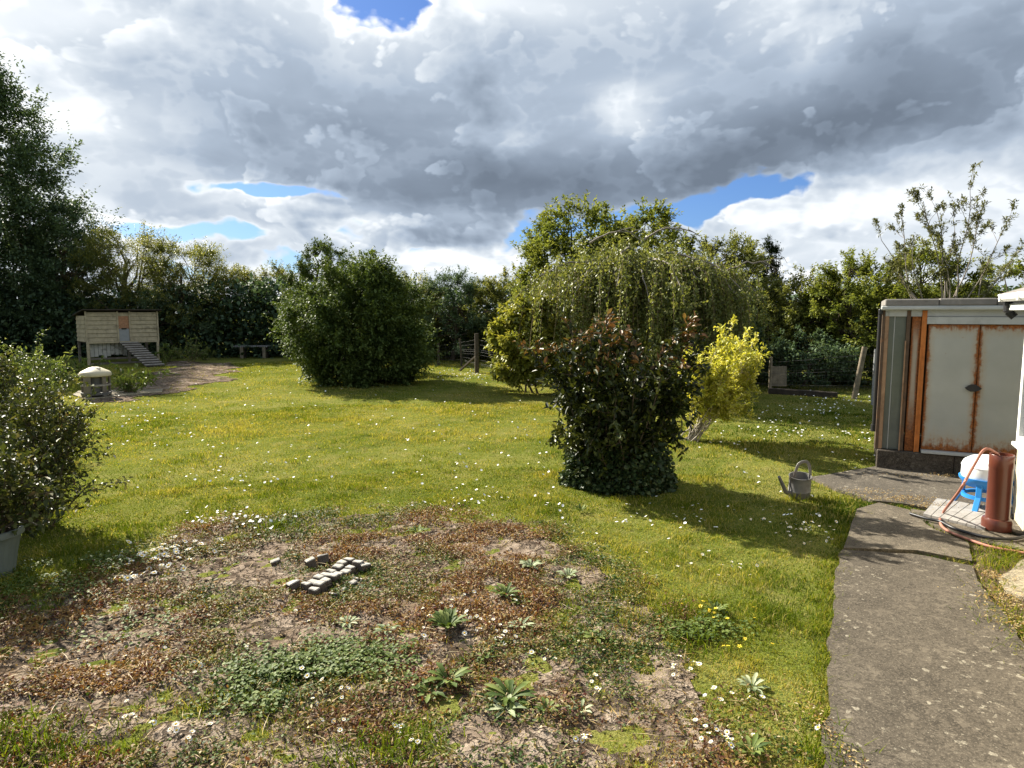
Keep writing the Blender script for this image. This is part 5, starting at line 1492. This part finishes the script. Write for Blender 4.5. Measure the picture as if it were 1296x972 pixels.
tall_weed(77, 494, 449, 110, 'tall pale weed spike left of the cream hatted feeder', 0.22, 7)
tall_weed(242, 459, 425, 112, 'tall straggly weed right of the hen house ramp', 0.35, 8)
tall_weed(160, 498, 466, 114, 'dark bushy weed behind the slab right of the cream hatted feeder', 0.35, 9, lm='weed_leaf')
tall_weed(262, 456, 440, 116, 'low pale weed between the hen house ramp and the low bench', 0.35, 6)
tall_weed(215, 458, 440, 118, 'low green weed at the foot of the hen house ramp', 0.3, 6, lm='weed_leaf')
tall_weed(166, 498, 480, 120, 'small strappy bright weed at the right of the feeder slab', 0.10, 6, (0.22, 0.025))
tall_weed(30, 478, 446, 122, 'leafy weed clump between the tallest tree and the rose bushes', 0.5, 10)
tall_weed(96, 478, 452, 124, 'dark weed clump under the left end of the hen house', 0.4, 8, lm='weed_leaf')

# ------------------------------------------------------------------ grass
def in_any(P, polys, m=0.0):
    r = np.zeros(len(P), bool)
    for q in polys: r |= poly_sd(P, q) < m
    return r


def blades(rng, P, hgt_, wid, lean=0.5, rnd=None, curl=0.3):
    n = len(P); z = ground_z(P); B = np.column_stack([P, z - 0.004])
    a = rng.random(n) * 2 * pi; ld = np.column_stack([np.cos(a), np.sin(a), np.zeros(n)]) * (lean * rng.random(n) ** 0.7)[:, None]
    fa = rng.random(n) * 2 * pi; s = np.column_stack([np.cos(fa), np.sin(fa), np.zeros(n)]) * (wid / 2)[:, None]
    up = np.array([0, 0, 1.0]); hv = hgt_[:, None]
    M_ = B + (up + ld * 0.6) * hv * 0.55; Tp = B + (up * (1 - curl * rng.random(n))[:, None] + ld * 1.35) * hv
    V = np.stack([B - s, B + s, M_ + s * 0.75, M_ - s * 0.75, Tp], 1).reshape(-1, 3); i = np.arange(n)[:, None] * 5
    return V, i + np.array([[0, 1, 2, 3]]), i + np.array([[3, 2, 4]])


def lawn():
    rng = np.random.default_rng(131)
    rr = []
    for (r0, r1, nn) in ((2.2, 4.5, 140000), (4.5, 8, 215000), (8, 14, 215000), (14, 27, 190000)):
        r = np.sqrt(rng.random(nn) * (r1 ** 2 - r0 ** 2) + r0 ** 2); rr.append(r)
    r = np.concatenate(rr); th = rng.uniform(-0.98, 0.88, len(r))
    P = np.column_stack([np.sin(th) * r, np.cos(th) * r])
    sd_ = soil_sd(P); patch = fbm(P * 1.3, 51, 4)
    inside = sd_ < 0
    keep = ((~inside) & (rng.random(len(P)) < np.clip(0.45 + sd_ * 1.6, 0, 1))) | (inside & (sd_ > -0.30) & (rng.random(len(P)) < 0.28)) | ((patch > 0.60) & (rng.random(len(P)) < 0.40)) | (rng.random(len(P)) < 0.035)
    keep &= ~in_any(P, PAVED, 0.0 + 0.0)
    keep &= ~((poly_sd(P, DIRT) < 0.0) & (rng.random(len(P)) < 0.75))
    keep &= ~((hen_sd(P) < 0.1) & (rng.random(len(P)) < 0.80))
    bare = fbm(P * 0.55, 57, 4)
    keep &= rng.random(len(P)) < np.interp(bare, [0.40, 0.55, 0.75], [1.0, 0.95, 0.6])
    P = P[keep]; r = r[keep]; inside = inside[keep]; sd_ = sd_[keep]
    n = len(P)
    dry = fbm(P * 0.45, 61, 4) * 0.5 + fbm(P * 2.6, 63, 3) * 0.3 + fbm(P * 7, 65, 2) * 0.2
    # mowing lanes and dry patches: straw towards the middle and back, lush on the right
    lush = np.clip((P[:, 0] - 0.6) / 2.2, 0, 1) * np.clip((P[:, 1] - 3.0) / 2, 0, 1)
    rnd = np.clip(0.335 + (dry - 0.5) * 1.25 + 0.44 * rng.random(n) - 0.07 - 0.27 * lush + np.clip((r - 8) / 14, 0, 1) * 0.13 + np.where(np.abs(sd_) < 0.35, 0.10, 0) + 0.40 * np.exp(-((P[:, 0] - 1.30) / 0.45) ** 2 - ((P[:, 1] - 3.0) / 0.75) ** 2), 0, 1)
    straw = rng.random(n) < np.interp(dry, [0.4, 0.60], [0.10, 0.46]); rnd[straw] = 0.80 + 0.2 * rng.random(straw.sum())
    tall = fbm(P * 1.7, 67, 4)
    hg = (0.016 + 0.022 * rng.random(n)) * np.interp(tall * 0.6 + fbm(P * 5.5, 69, 2) * 0.4, [0.35, 0.52, 0.70], [0.55, 0.95, 2.0]) * np.interp(r, [3, 25], [1.0, 1.25])
    wd = 0.0042 * np.interp(r, [2.5, 6, 14, 26], [0.8, 1.15, 2.4, 4.5]) * (0.7 + 0.6 * rng.random(n))
    edge = in_any(P, PAVED, 0.10); hg[edge] *= 1.25
    V, Q, T3 = blades(rng, P, hg, wd, 0.9)
    link('lawn_grass', np_mesh('lawn_grass', V, [Q, T3], {'rnd': np.repeat(rnd, 5)}), MATS['grass_blade'], kind='stuff', label='short mown lawn grass, green with straw coloured patches', cat='grass')


lawn()


def tufts(name, centres, label, seed, mat='grass_blade', hh=0.11, rnd=(0.15, 0.55), n=70, spread=0.07, wid=0.006):
    """longer grass growing in clumps"""
    rng = np.random.default_rng(seed); c = np.repeat(np.asarray(centres), n, axis=0); N = len(c)
    P = c + rng.normal(size=(N, 2)) * spread
    V, Q, T3 = blades(rng, P, hh * (0.5 + 0.8 * rng.random(N)), np.full(N, wid), 1.0, curl=0.5)
    return link(name, np_mesh(name, V, [Q, T3], {'rnd': np.repeat(rng.uniform(*rnd, N), 5)}), MATS[mat], kind='stuff', label=label, cat='grass')


def path_edge_pts(pxs, step=0.12, jit=0.05, seed=1):
    rng = np.random.default_rng(seed); pts = [Vector(tuple(G(*p))[:2]) for p in pxs]; out = []
    for a, b in zip(pts, pts[1:]):
        n = max(1, int((b - a).length / step))
        for k in range(n): q = a.lerp(b, k / n); out.append((q.x + rng.normal() * jit, q.y + rng.normal() * jit))
    return np.array(out)


e1 = path_edge_pts([(1035, 1010), (1046, 900), (1049, 800), (1052, 740), (1066, 695), (1080, 662), (1092, 646)], 0.10, 0.03, 3)
tufts('edge_grass', e1, 'longer grass growing over the left edge of the concrete path', 5, hh=0.065, n=45, spread=0.04, wid=0.005, rnd=(0.2, 0.85))
e2 = path_edge_pts([(1010, 632), (1030, 634), (1060, 630), (1085, 632), (1105, 638)], 0.12, 0.05, 4)
tufts('edge_grass', e2, 'longer grass around the watering can and the patio corner', 7, hh=0.10, n=50, spread=0.06, wid=0.006, rnd=(0.3, 0.8))
rg = np.random.default_rng(12)
e3 = np.array([tuple(G(*p))[:2] for p in ((20, 960), (60, 945), (-20, 940), (95, 960), (505, 960), (520, 945), (440, 965), (350, 672), (345, 668), (860, 780), (880, 815), (1060, 955))])
tufts('soil_grass', e3, 'tall green grass tufts at the edge of the bare soil', 9, hh=0.10, n=130, spread=0.085, wid=0.006, rnd=(0.1, 0.5))
e4 = np.array([tuple(G(x, y))[:2] for x, y in ((1245, 712), (1256, 720), (1262, 700), (1280, 716), (1290, 706), (1300, 720), (1270, 786), (1285, 796), (1255, 745), (1296, 806), (1310, 830), (1330, 850), (1278, 702), (1262, 768))])
tufts('verge_grass', e4, 'weedy grass in the earth verge between path and house', 13, hh=0.085, n=150, spread=0.09, wid=0.006, rnd=(0.05, 0.9))


# ------------------------------------------------------------------ low growth on the bare soil
def cover():
    rng = np.random.default_rng(141); N = 640000
    P = np.column_stack([rng.uniform(-5.5, 2.4, N), rng.uniform(2.0, 6.9, N)])
    sd_ = soil_sd(P)
    k1 = fbm(P * 2.1, 71, 5); k2 = fbm(P * 7.5, 73, 3)
    bare_ = np.zeros(N)
    for (px, py, a_, b_) in ((610, 940, 0.3, 0.2), (690, 860, 0.25, 0.2), (330, 930, 0.3, 0.15), (60, 830, 0.35, 0.2), (560, 720, 0.3, 0.15), (262, 722, 0.55, 0.28), (330, 735, 0.35, 0.2), (160, 920, 0.42, 0.22), (230, 880, 0.2, 0.12), (840, 880, 0.28, 0.4), (780, 950, 0.3, 0.22), (480, 672, 0.5, 0.15), (420, 960, 0.25, 0.12)):
        g = G(px, py); bare_ += np.exp(-((P[:, 0] - g.x) / a_) ** 2 - ((P[:, 1] - g.y) / b_) ** 2)
    dens = np.clip((k1 - 0.335) * 4.5, 0, 1) * np.clip((k2 - 0.28) * 3.5, 0.06, 1) * np.clip(1 - bare_ * 0.95, 0.04, 1)
    keep = (sd_ < 0.45) & (rng.random(N) < dens * np.clip((0.45 - sd_) / 0.45, 0, 1) ** 1.5)
    P = P[keep]; k2 = k2[keep]; N = len(P)
    hue = fbm(P * 1.5, 77, 4)
    g1 = fbm(P * 3.1 + 9, 79, 3)
    rnd = np.clip(np.interp(hue, [0.30, 0.44, 0.52, 0.60, 0.70], [0.05, 0.25, 0.42, 0.60, 0.78]) + rng.normal(size=N) * 0.22 + (g1 - 0.5) * 0.25, 0, 1)
    for (px, py, a_, b_) in ((110, 790, 0.9, 0.30), (70, 850, 0.5, 0.25), (240, 830, 0.4, 0.15), (560, 730, 0.5, 0.25)):
        g = G(px, py); rnd = np.clip(rnd + 0.24 * np.exp(-((P[:, 0] - g.x) / a_) ** 2 - ((P[:, 1] - g.y) / b_) ** 2), 0, 0.86)
    st = rng.random(N) < 0.06; rnd[st] = rng.uniform(0.9, 1.0, st.sum())
    z = soil_z(P) + 0.026 * rng.random(N) * (0.3 + k2)
    td = rsph(rng, N); td[:, 2] = np.abs(td[:, 2]) * 0.6
    V, Q, pv = leaves(rng, np.column_stack([P, z]), td, 0.024 * (0.3 + 1.1 * rng.random(N) ** 1.5), 0.012 * (0.6 + 0.7 * rng.random(N)), 0.2, False, 0.6)
    link('ground_cover', foliage_mesh('ground_cover', V, Q, rnd, pv), MATS['ground_cover_leaf'], kind='stuff', label='low reddish brown and green weeds carpeting the bare soil', cat='ground cover')
    # clover mats
    c = []
    for (px, py, sx, n) in ((395, 858, 0.26, 2600), (430, 835, 0.2, 1500), (360, 880, 0.18, 1000), (900, 795, 0.12, 500), (620, 840, 0.12, 300), (60, 740, 0.4, 1800), (110, 715, 0.25, 1200), (870, 805, 0.08, 350), (160, 800, 0.2, 400)):
        g = G(px, py); c.append(np.column_stack([rng.normal(g.x, sx, n), rng.normal(g.y, sx * 0.62, n)]))
    P = np.concatenate(c); P = P[fbm(P * 5, 83, 3) > 0.46]; N = len(P)
    z = soil_z(P) + 0.045 * rng.random(N)
    td = rsph(rng, N); td[:, 2] *= 0.3
    V, Q, pv = leaves(rng, np.column_stack([P, z]), td, 0.022 * (0.6 + 0.7 * rng.random(N)), 0.018, 0.1, True, 0.8)
    link('clover', foliage_mesh('clover', V, Q, rng.random(N) * 0.8, pv), MATS['weed_leaf'], kind='stuff', label='dark green clover mats on the bare soil', cat='ground cover')
    # straw and dead stalks
    n = 2600; P = np.column_stack([rng.uniform(-5, 2.2, n), rng.uniform(2.2, 6.8, n)]); P = P[soil_sd(P) < 0.25]; n = len(P)
    a = rng.random(n) * pi; d = np.column_stack([np.cos(a), np.sin(a), rng.normal(size=n) * 0.15])
    V, Q, pv = leaves(rng, np.column_stack([P, soil_z(P) + 0.015 + 0.02 * rng.random(n)]), d, 0.05 + 0.10 * rng.random(n) ** 2, 0.0038, 0.1)
    link('straw', foliage_mesh('straw', V, Q, 0.88 + 0.12 * rng.random(n), pv), MATS['ground_cover_leaf'], kind='stuff', label='dry straw and dead stalks strewn over the bare soil', cat='straw')
    # clods
    n = 5200; P = np.column_stack([rng.uniform(-5, 2.2, n), rng.uniform(2.2, 6.8, n)]); P = P[(soil_sd(P) < -0.05) & (fbm(P * 2.1, 71, 5) < 0.55)]; n = len(P)
    oc = np.array([[1, 0, 0], [-1, 0, 0], [0, 1, 0], [0, -1, 0], [0, 0, 1], [0, 0, -1]], float); fc = np.array([[0, 2, 4], [2, 1, 4], [1, 3, 4], [3, 0, 4], [2, 0, 5], [1, 2, 5], [3, 1, 5], [0, 3, 5]])
    s = 0.006 + 0.016 * rng.random(n) ** 3
    V = (oc[None] * (s[:, None] * (0.6 + 0.7 * rng.random((n, 6))))[:, :, None] * np.array([1, 1, 0.6])); a = rng.random(n) * pi
    x = V[:, :, 0] * np.cos(a)[:, None] - V[:, :, 1] * np.sin(a)[:, None]; y = V[:, :, 0] * np.sin(a)[:, None] + V[:, :, 1] * np.cos(a)[:, None]
    V = np.stack([x, y, V[:, :, 2]], -1) + np.column_stack([P, soil_z(P) + 0.004])[:, None, :]
    link('soil_clods', np_mesh('soil_clods', V.reshape(-1, 3), [(np.arange(n)[:, None, None] * 6 + fc[None]).reshape(-1, 3)]), MATS['dry_soil'], kind='stuff', label='small dry clods lying on the bare soil', cat='soil clods')


cover()


def litter():
    rng = np.random.default_rng(151); c = []
    for (px, py, sx, sy, n) in ((1140, 636, 0.22, 0.06, 420), (1180, 645, 0.12, 0.05, 200), (1205, 606, 0.5, 0.05, 260), (1272, 765, 0.10, 0.1, 300), (1256, 735, 0.05, 0.06, 160), (1302, 800, 0.12, 0.1, 300), (1100, 628, 0.2, 0.1, 200), (1052, 940, 0.03, 0.25, 160)):
        g = G(px, py); c.append(np.column_stack([rng.normal(g.x, sx, n), rng.normal(g.y, sy, n)]))
    P = np.concatenate(c); N = len(P); td = rsph(rng, N); td[:, 2] = np.abs(td[:, 2]) * 0.35
    V, Q, pv = leaves(rng, np.column_stack([P, np.full(N, 0.034) + 0.02 * rng.random(N)]), td, 0.017 * (0.5 + rng.random(N)), 0.009, 0.3)
    link('leaf_litter', foliage_mesh('leaf_litter', V, Q, np.where(rng.random(N) < 0.4, rng.uniform(0.40, 0.62, N), rng.uniform(0.88, 1.0, N)), pv), MATS['ground_cover_leaf'], kind='stuff', label='dry brown leaf litter in the joints of the paving', cat='leaf litter')


litter()


# ------------------------------------------------------------------ single weeds
def rosette(px, py, r, n, label, mat, seed, up=0.35, w=0.21):
    r *= 0.88; n = int(n * 1.5)
    g = G(px, py); rng = np.random.default_rng(seed); a = np.arange(n) * 2.4 + rng.random(n) * 0.5
    td = np.column_stack([np.cos(a), np.sin(a), up + 0.5 * rng.random(n)]); B = np.column_stack([np.cos(a) * 0.01, np.sin(a) * 0.01, 0.01 * rng.random(n)])
    L = r * (0.6 + 0.5 * rng.random(n)); td = unit(td); s = unit(np.cross(td, np.array([0, 0, 1.0]))); nn_ = np.cross(s, td)
    K = 7; u = np.linspace(0, 1, K); wprof = np.array([0.12, 0.35, 0.75, 0.7, 1.0, 0.7, 0.03]) * w * r * 0.5
    V = []; Q = []
    for i in range(n):
        mid = B[i] + np.outer(u * L[i], td[i]) + np.outer(-(u ** 2) * L[i] * (0.25 + 0.2 * rng.random()), np.array([0, 0, 1.0])); wj = wprof * (0.85 + 0.3 * rng.random(K))
        lf = mid - np.outer(wj, s[i]) + np.outer(wj * 0.35, nn_[i]); rt = mid + np.outer(wj, s[i]) + np.outer(wj * 0.35, nn_[i])
        o = len(V) * 1; base = i * K * 3; V.append(np.concatenate([lf, mid, rt]))
        for k in range(K - 1):
            Q.append((base + k, base + K + k, base + K + k + 1, base + k + 1)); Q.append((base + K + k, base + 2 * K + k, base + 2 * K + k + 1, base + K + k + 1))
    me = np_mesh('weed', np.concatenate(V), [np.array(Q)], {'rnd': np.repeat(rng.random(n), K * 3)}, smooth=True)
    o = link('weed', me, MATS[mat], None, label=label, cat='weed', group='leafy weeds growing on the bare soil')
    o.location = (g.x, g.y, float(soil_z(np.array([[g.x, g.y]]))[0]))


rosette(646, 888, 0.17, 14, 'largest dandelion like weed rosette near the bottom of the bare soil', 'weed_leaf', 1)
rosette(640, 903, 0.13, 9, 'pale grey green weed rosette just below the largest rosette', 'grey_weed_leaf', 2)
rosette(566, 798, 0.20, 26, 'thick bright green weed clump ringed by daisies in the middle of the soil', 'weed_leaf', 3, 0.9, 0.2)
rosette(640, 757, 0.15, 14, 'green weed near the back of the soil right of the bricks', 'weed_leaf', 4, 0.6)
rosette(660, 766, 0.11, 10, 'small green weed touching the one right of the bricks', 'weed_leaf', 5, 0.5)
rosette(672, 722, 0.14, 12, 'grey green weed at the back edge of the soil', 'grey_weed_leaf', 6, 0.5)
rosette(718, 733, 0.12, 11, 'grey green weed near the back right edge of the soil', 'grey_weed_leaf', 7, 0.6)
rosette(755, 812, 0.12, 12, 'green weed at the right side of the soil above the daisy pair', 'weed_leaf', 8, 0.6)
rosette(568, 868, 0.17, 12, 'dark green weed left of the largest rosette', 'weed_leaf', 9, 0.5)
rosette(545, 880, 0.13, 10, 'spreading green weed second to the left of the largest rosette', 'weed_leaf', 10, 0.4)
rosette(692, 905, 0.10, 9, 'small green weed right of the largest rosette', 'weed_leaf', 11, 0.6)
rosette(658, 797, 0.11, 10, 'grey green weed between the daisies right of the thick clump', 'grey_weed_leaf', 12, 0.4)
rosette(735, 648, 0.12, 9, 'dark dock weed on the lawn below the laurel bush', 'weed_leaf', 13, 1.0)
rosette(528, 675, 0.13, 10, 'pale green weed at the back edge of the soil behind the bricks', 'weed_leaf', 14, 0.5)
rosette(350, 668, 0.16, 9, 'upright dark weed where lawn meets soil left of the bricks', 'weed_leaf', 15, 1.4, 0.2)
rosette(490, 800, 0.10, 10, 'small pale weed left of the thick bright clump', 'grey_weed_leaf', 16, 0.5)
rosette(440, 790, 0.11, 11, 'pale weed in front of the brick rows', 'grey_weed_leaf', 17, 0.4)
rosette(952, 868, 0.11, 12, 'clover like pale weed in the lawn beside the path', 'grey_weed_leaf', 18, 0.6)
rosette(950, 955, 0.12, 12, 'dark crinkled weed in the lawn at the bottom right', 'weed_leaf', 19, 0.7)
rosette(905, 778, 0.13, 13, 'strappy green weed among the buttercups right of the soil', 'weed_leaf', 20, 1.0, 0.18)
rosette(430, 760, 0.08, 8, 'tiny bright weed beside the right end of the near brick row', 'weed_leaf', 21, 0.8)
rosette(735, 905, 0.09, 8, 'small grey weed on the cracked soil at the lower right', 'grey_weed_leaf', 22, 0.6)

# ------------------------------------------------------------------ daisies
def daisy_mesh(name, r, h, petal='petal', n=11, seed=0, stem=True):
    rng = np.random.default_rng(seed); bm = bmesh.new(); lay = []
    c = bm.verts.new((0, 0, h + r * 0.12)); ring = []
    for k in range(n):
        a = 2 * pi * k / n; rr = r * (0.88 + 0.2 * rng.random()); da = pi / n * 0.82
        p0 = bm.verts.new((cos(a) * r * 0.22, sin(a) * r * 0.22, h)); p1 = bm.verts.new((cos(a - da) * rr * 0.72, sin(a - da) * rr * 0.72, h + r * 0.16)); p2 = bm.verts.new((cos(a) * rr, sin(a) * rr, h + r * 0.14)); p3 = bm.verts.new((cos(a + da) * rr * 0.72, sin(a + da) * rr * 0.72, h + r * 0.20))
        bm.faces.new((p0, p1, p2, p3)).material_index = 0
    m = 8; rg_ = [bm.verts.new((cos(2 * pi * k / m) * r * 0.36, sin(2 * pi * k / m) * r * 0.36, h + r * 0.10)) for k in range(m)]
    tp = bm.verts.new((0, 0, h + r * 0.34))
    for k in range(m): bm.faces.new((rg_[k], rg_[(k + 1) % m], tp)).material_index = 1
    bm.verts.remove(c)
    if stem:
        s0 = [bm.verts.new((cos(2 * pi * k / 3) * 0.0012, sin(2 * pi * k / 3) * 0.0012, -0.01)) for k in range(3)]; s1 = [bm.verts.new((cos(2 * pi * k / 3) * 0.0012, sin(2 * pi * k / 3) * 0.0012, h + r * 0.1)) for k in range(3)]
        for k in range(3): bm.faces.new((s0[k], s0[(k + 1) % 3], s1[(k + 1) % 3], s1[k])).material_index = 2
    me = bpy.data.meshes.new(name); bm.to_mesh(me); bm.free()
    for mm in (petal, 'pollen', 'weed_leaf'): me.materials.append(MATS[mm])
    return me


DM = [daisy_mesh('daisy', 0.0125, 0.035, seed=s) for s in range(3)] + [daisy_mesh('daisy', 0.0145, 0.045, seed=7)]
BIG = [daisy_mesh('daisy', 0.024, 0.045, n=9, seed=s) for s in (11, 12)]
BUT = daisy_mesh('buttercup', 0.013, 0.05, 'buttercup', 5, 3)
rD = np.random.default_rng(161); random.seed(33)
near_total = 0; far_pts = []


def sow(specs, label, group, meshes, name='daisy', cat='daisy', far=False):
    global near_total
    for (px, py, sx, sy, n) in specs:
        for k in range(int(n * (0.62 if far else 1))):
            x_, y_ = rD.normal(px, sx), rD.normal(py, sy); g = G(x_, y_)
            if in_any(np.array([[g.x, g.y]]), PATH_ALL)[0]: continue
            if far or near_total >= 297: far_pts.append((g.x, g.y)); continue
            near_total += (cat == 'daisy')
            o = bpy.data.objects.new(name, meshes[rD.integers(0, len(meshes))]); COL.objects.link(o)
            z = float(soil_z(np.array([[g.x, g.y]]))[0]) if soil_sd(np.array([[g.x, g.y]]))[0] < 0 else gz(g.x, g.y)
            o.location = (g.x, g.y, z); o.rotation_euler = (rD.normal() * 0.3 + 0.2, rD.normal() * 0.35, rD.random() * 6.28)
            s = rD.uniform(0.85, 1.2); o.scale = (s, s, s); tag(o, label, cat, group)


sow([(562, 775, 22, 10, 12), (545, 795, 16, 12, 9), (590, 790, 8, 14, 8), (625, 800, 26, 10, 14), (640, 815, 16, 8, 8), (688, 835, 8, 6, 4), (650, 770, 10, 6, 4)], 'small white daisy around the green weed clumps in the middle of the soil', 'daisies in the middle of the soil', DM)
sow([(862, 852, 11, 7, 13), (905, 890, 10, 10, 6), (910, 940, 8, 5, 5), (930, 940, 9, 5, 5), (890, 930, 8, 8, 4), (960, 895, 6, 6, 2), (1045, 930, 4, 6, 2)], 'small white daisy at the right hand edge of the soil near the path', 'daisies along the right edge of the soil', DM)
sow([(735, 945, 8, 5, 6), (762, 880, 6, 8, 3), (750, 868, 5, 5, 2), (520, 940, 12, 10, 4), (400, 862, 14, 5, 6), (425, 888, 14, 6, 5), (245, 850, 10, 8, 5), (180, 920, 14, 10, 6), (130, 845, 40, 20, 6), (235, 940, 14, 6, 7), (440, 920, 24, 14, 5), (310, 800, 60, 20, 6)],
    'small white daisy scattered over the lower part of the soil', 'daisies scattered over the lower soil', DM)
sow([(232, 702, 18, 8, 26), (185, 716, 18, 7, 14), (160, 735, 14, 5, 8), (205, 705, 20, 8, 12)], 'broad white daisy in the cluster at the left corner of the soil', 'broad daisies at the left corner of the soil', BIG)
sow([(1000, 672, 22, 10, 16), (1030, 680, 18, 7, 12), (960, 650, 26, 8, 10), (890, 715, 30, 14, 12), (940, 730, 24, 10, 5), (760, 690, 30, 10, 6)], 'small white daisy in the lawn between the laurel bush and the path', 'daisies in the lawn by the path', DM)
sow([(880, 770, 16, 12, 5), (905, 790, 14, 12, 5), (935, 815, 12, 8, 4), (918, 795, 30, 20, 4)], 'yellow buttercup in the lawn right of the soil', 'buttercups right of the soil', [BUT], 'buttercup', 'buttercup')
sow([(295, 662, 30, 6, 46), (330, 668, 20, 6, 20), (270, 655, 22, 6, 16)], 'small white daisy in the dense drift behind the bare soil', 'daisies in the drift behind the soil', DM)
sow([(300, 605, 40, 10, 60), (250, 570, 50, 20, 40), (330, 600, 40, 14, 30), (170, 530, 40, 10, 60), (235, 545, 20, 8, 26), (150, 515, 50, 6, 50), (580, 605, 26, 10, 26), (520, 600, 60, 14, 20), (620, 640, 70, 10, 60), (420, 540, 90, 30, 60), (560, 560, 80, 30, 50),
     (600, 478, 30, 4, 110), (650, 485, 30, 4, 60), (575, 470, 22, 3, 40), (1060, 515, 34, 8, 130), (1020, 520, 40, 10, 90), (980, 545, 30, 10, 90), (1060, 545, 30, 12, 60), (1090, 560, 14, 12, 40), (940, 560, 30, 10, 40), (1080, 600, 20, 8, 24), (1010, 655, 30, 14, 30),
     (970, 600, 30, 14, 24), (400, 500, 70, 10, 40), (330, 470, 30, 4, 20), (150, 590, 40, 20, 30), (690, 600, 20, 20, 16), (870, 660, 40, 14, 30), (780, 660, 60, 10, 30), (300, 520, 120, 20, 60), (640, 540, 60, 20, 40)], '', '', DM, far=True)
# all the further ones as one drift
fp = np.array(far_pts); N = len(fp); rr_ = 0.013 * np.interp(np.hypot(fp[:, 0], fp[:, 1]), [5, 20], [0.9, 1.35]) * rD.uniform(0.8, 1.25, N)
an = np.arange(7) * 2 * pi / 7; tl = rD.normal(size=(N, 2)) * 0.35
ox = np.cos(an)[None] * rr_[:, None]; oy = np.sin(an)[None] * rr_[:, None]
zc = ground_z(fp) + rD.uniform(0.035, 0.065, N)
Vr = np.stack([fp[:, :1] + ox, fp[:, 1:] + oy, zc[:, None] + ox * tl[:, :1] + oy * tl[:, 1:] + 0.004], -1); Vc = np.column_stack([fp, zc])
V = np.concatenate([Vr, Vc[:, None]], 1).reshape(-1, 3); k7 = np.arange(7)
Tr = (np.arange(N)[:, None, None] * 8 + np.stack([k7, (k7 + 1) % 7, np.full(7, 7)], -1)[None]).reshape(-1, 3)
link('daisies', np_mesh('daisies', V, [Tr]), MATS['petal'], kind='stuff', label='small white daisies scattered across the further lawn', cat='daisies')
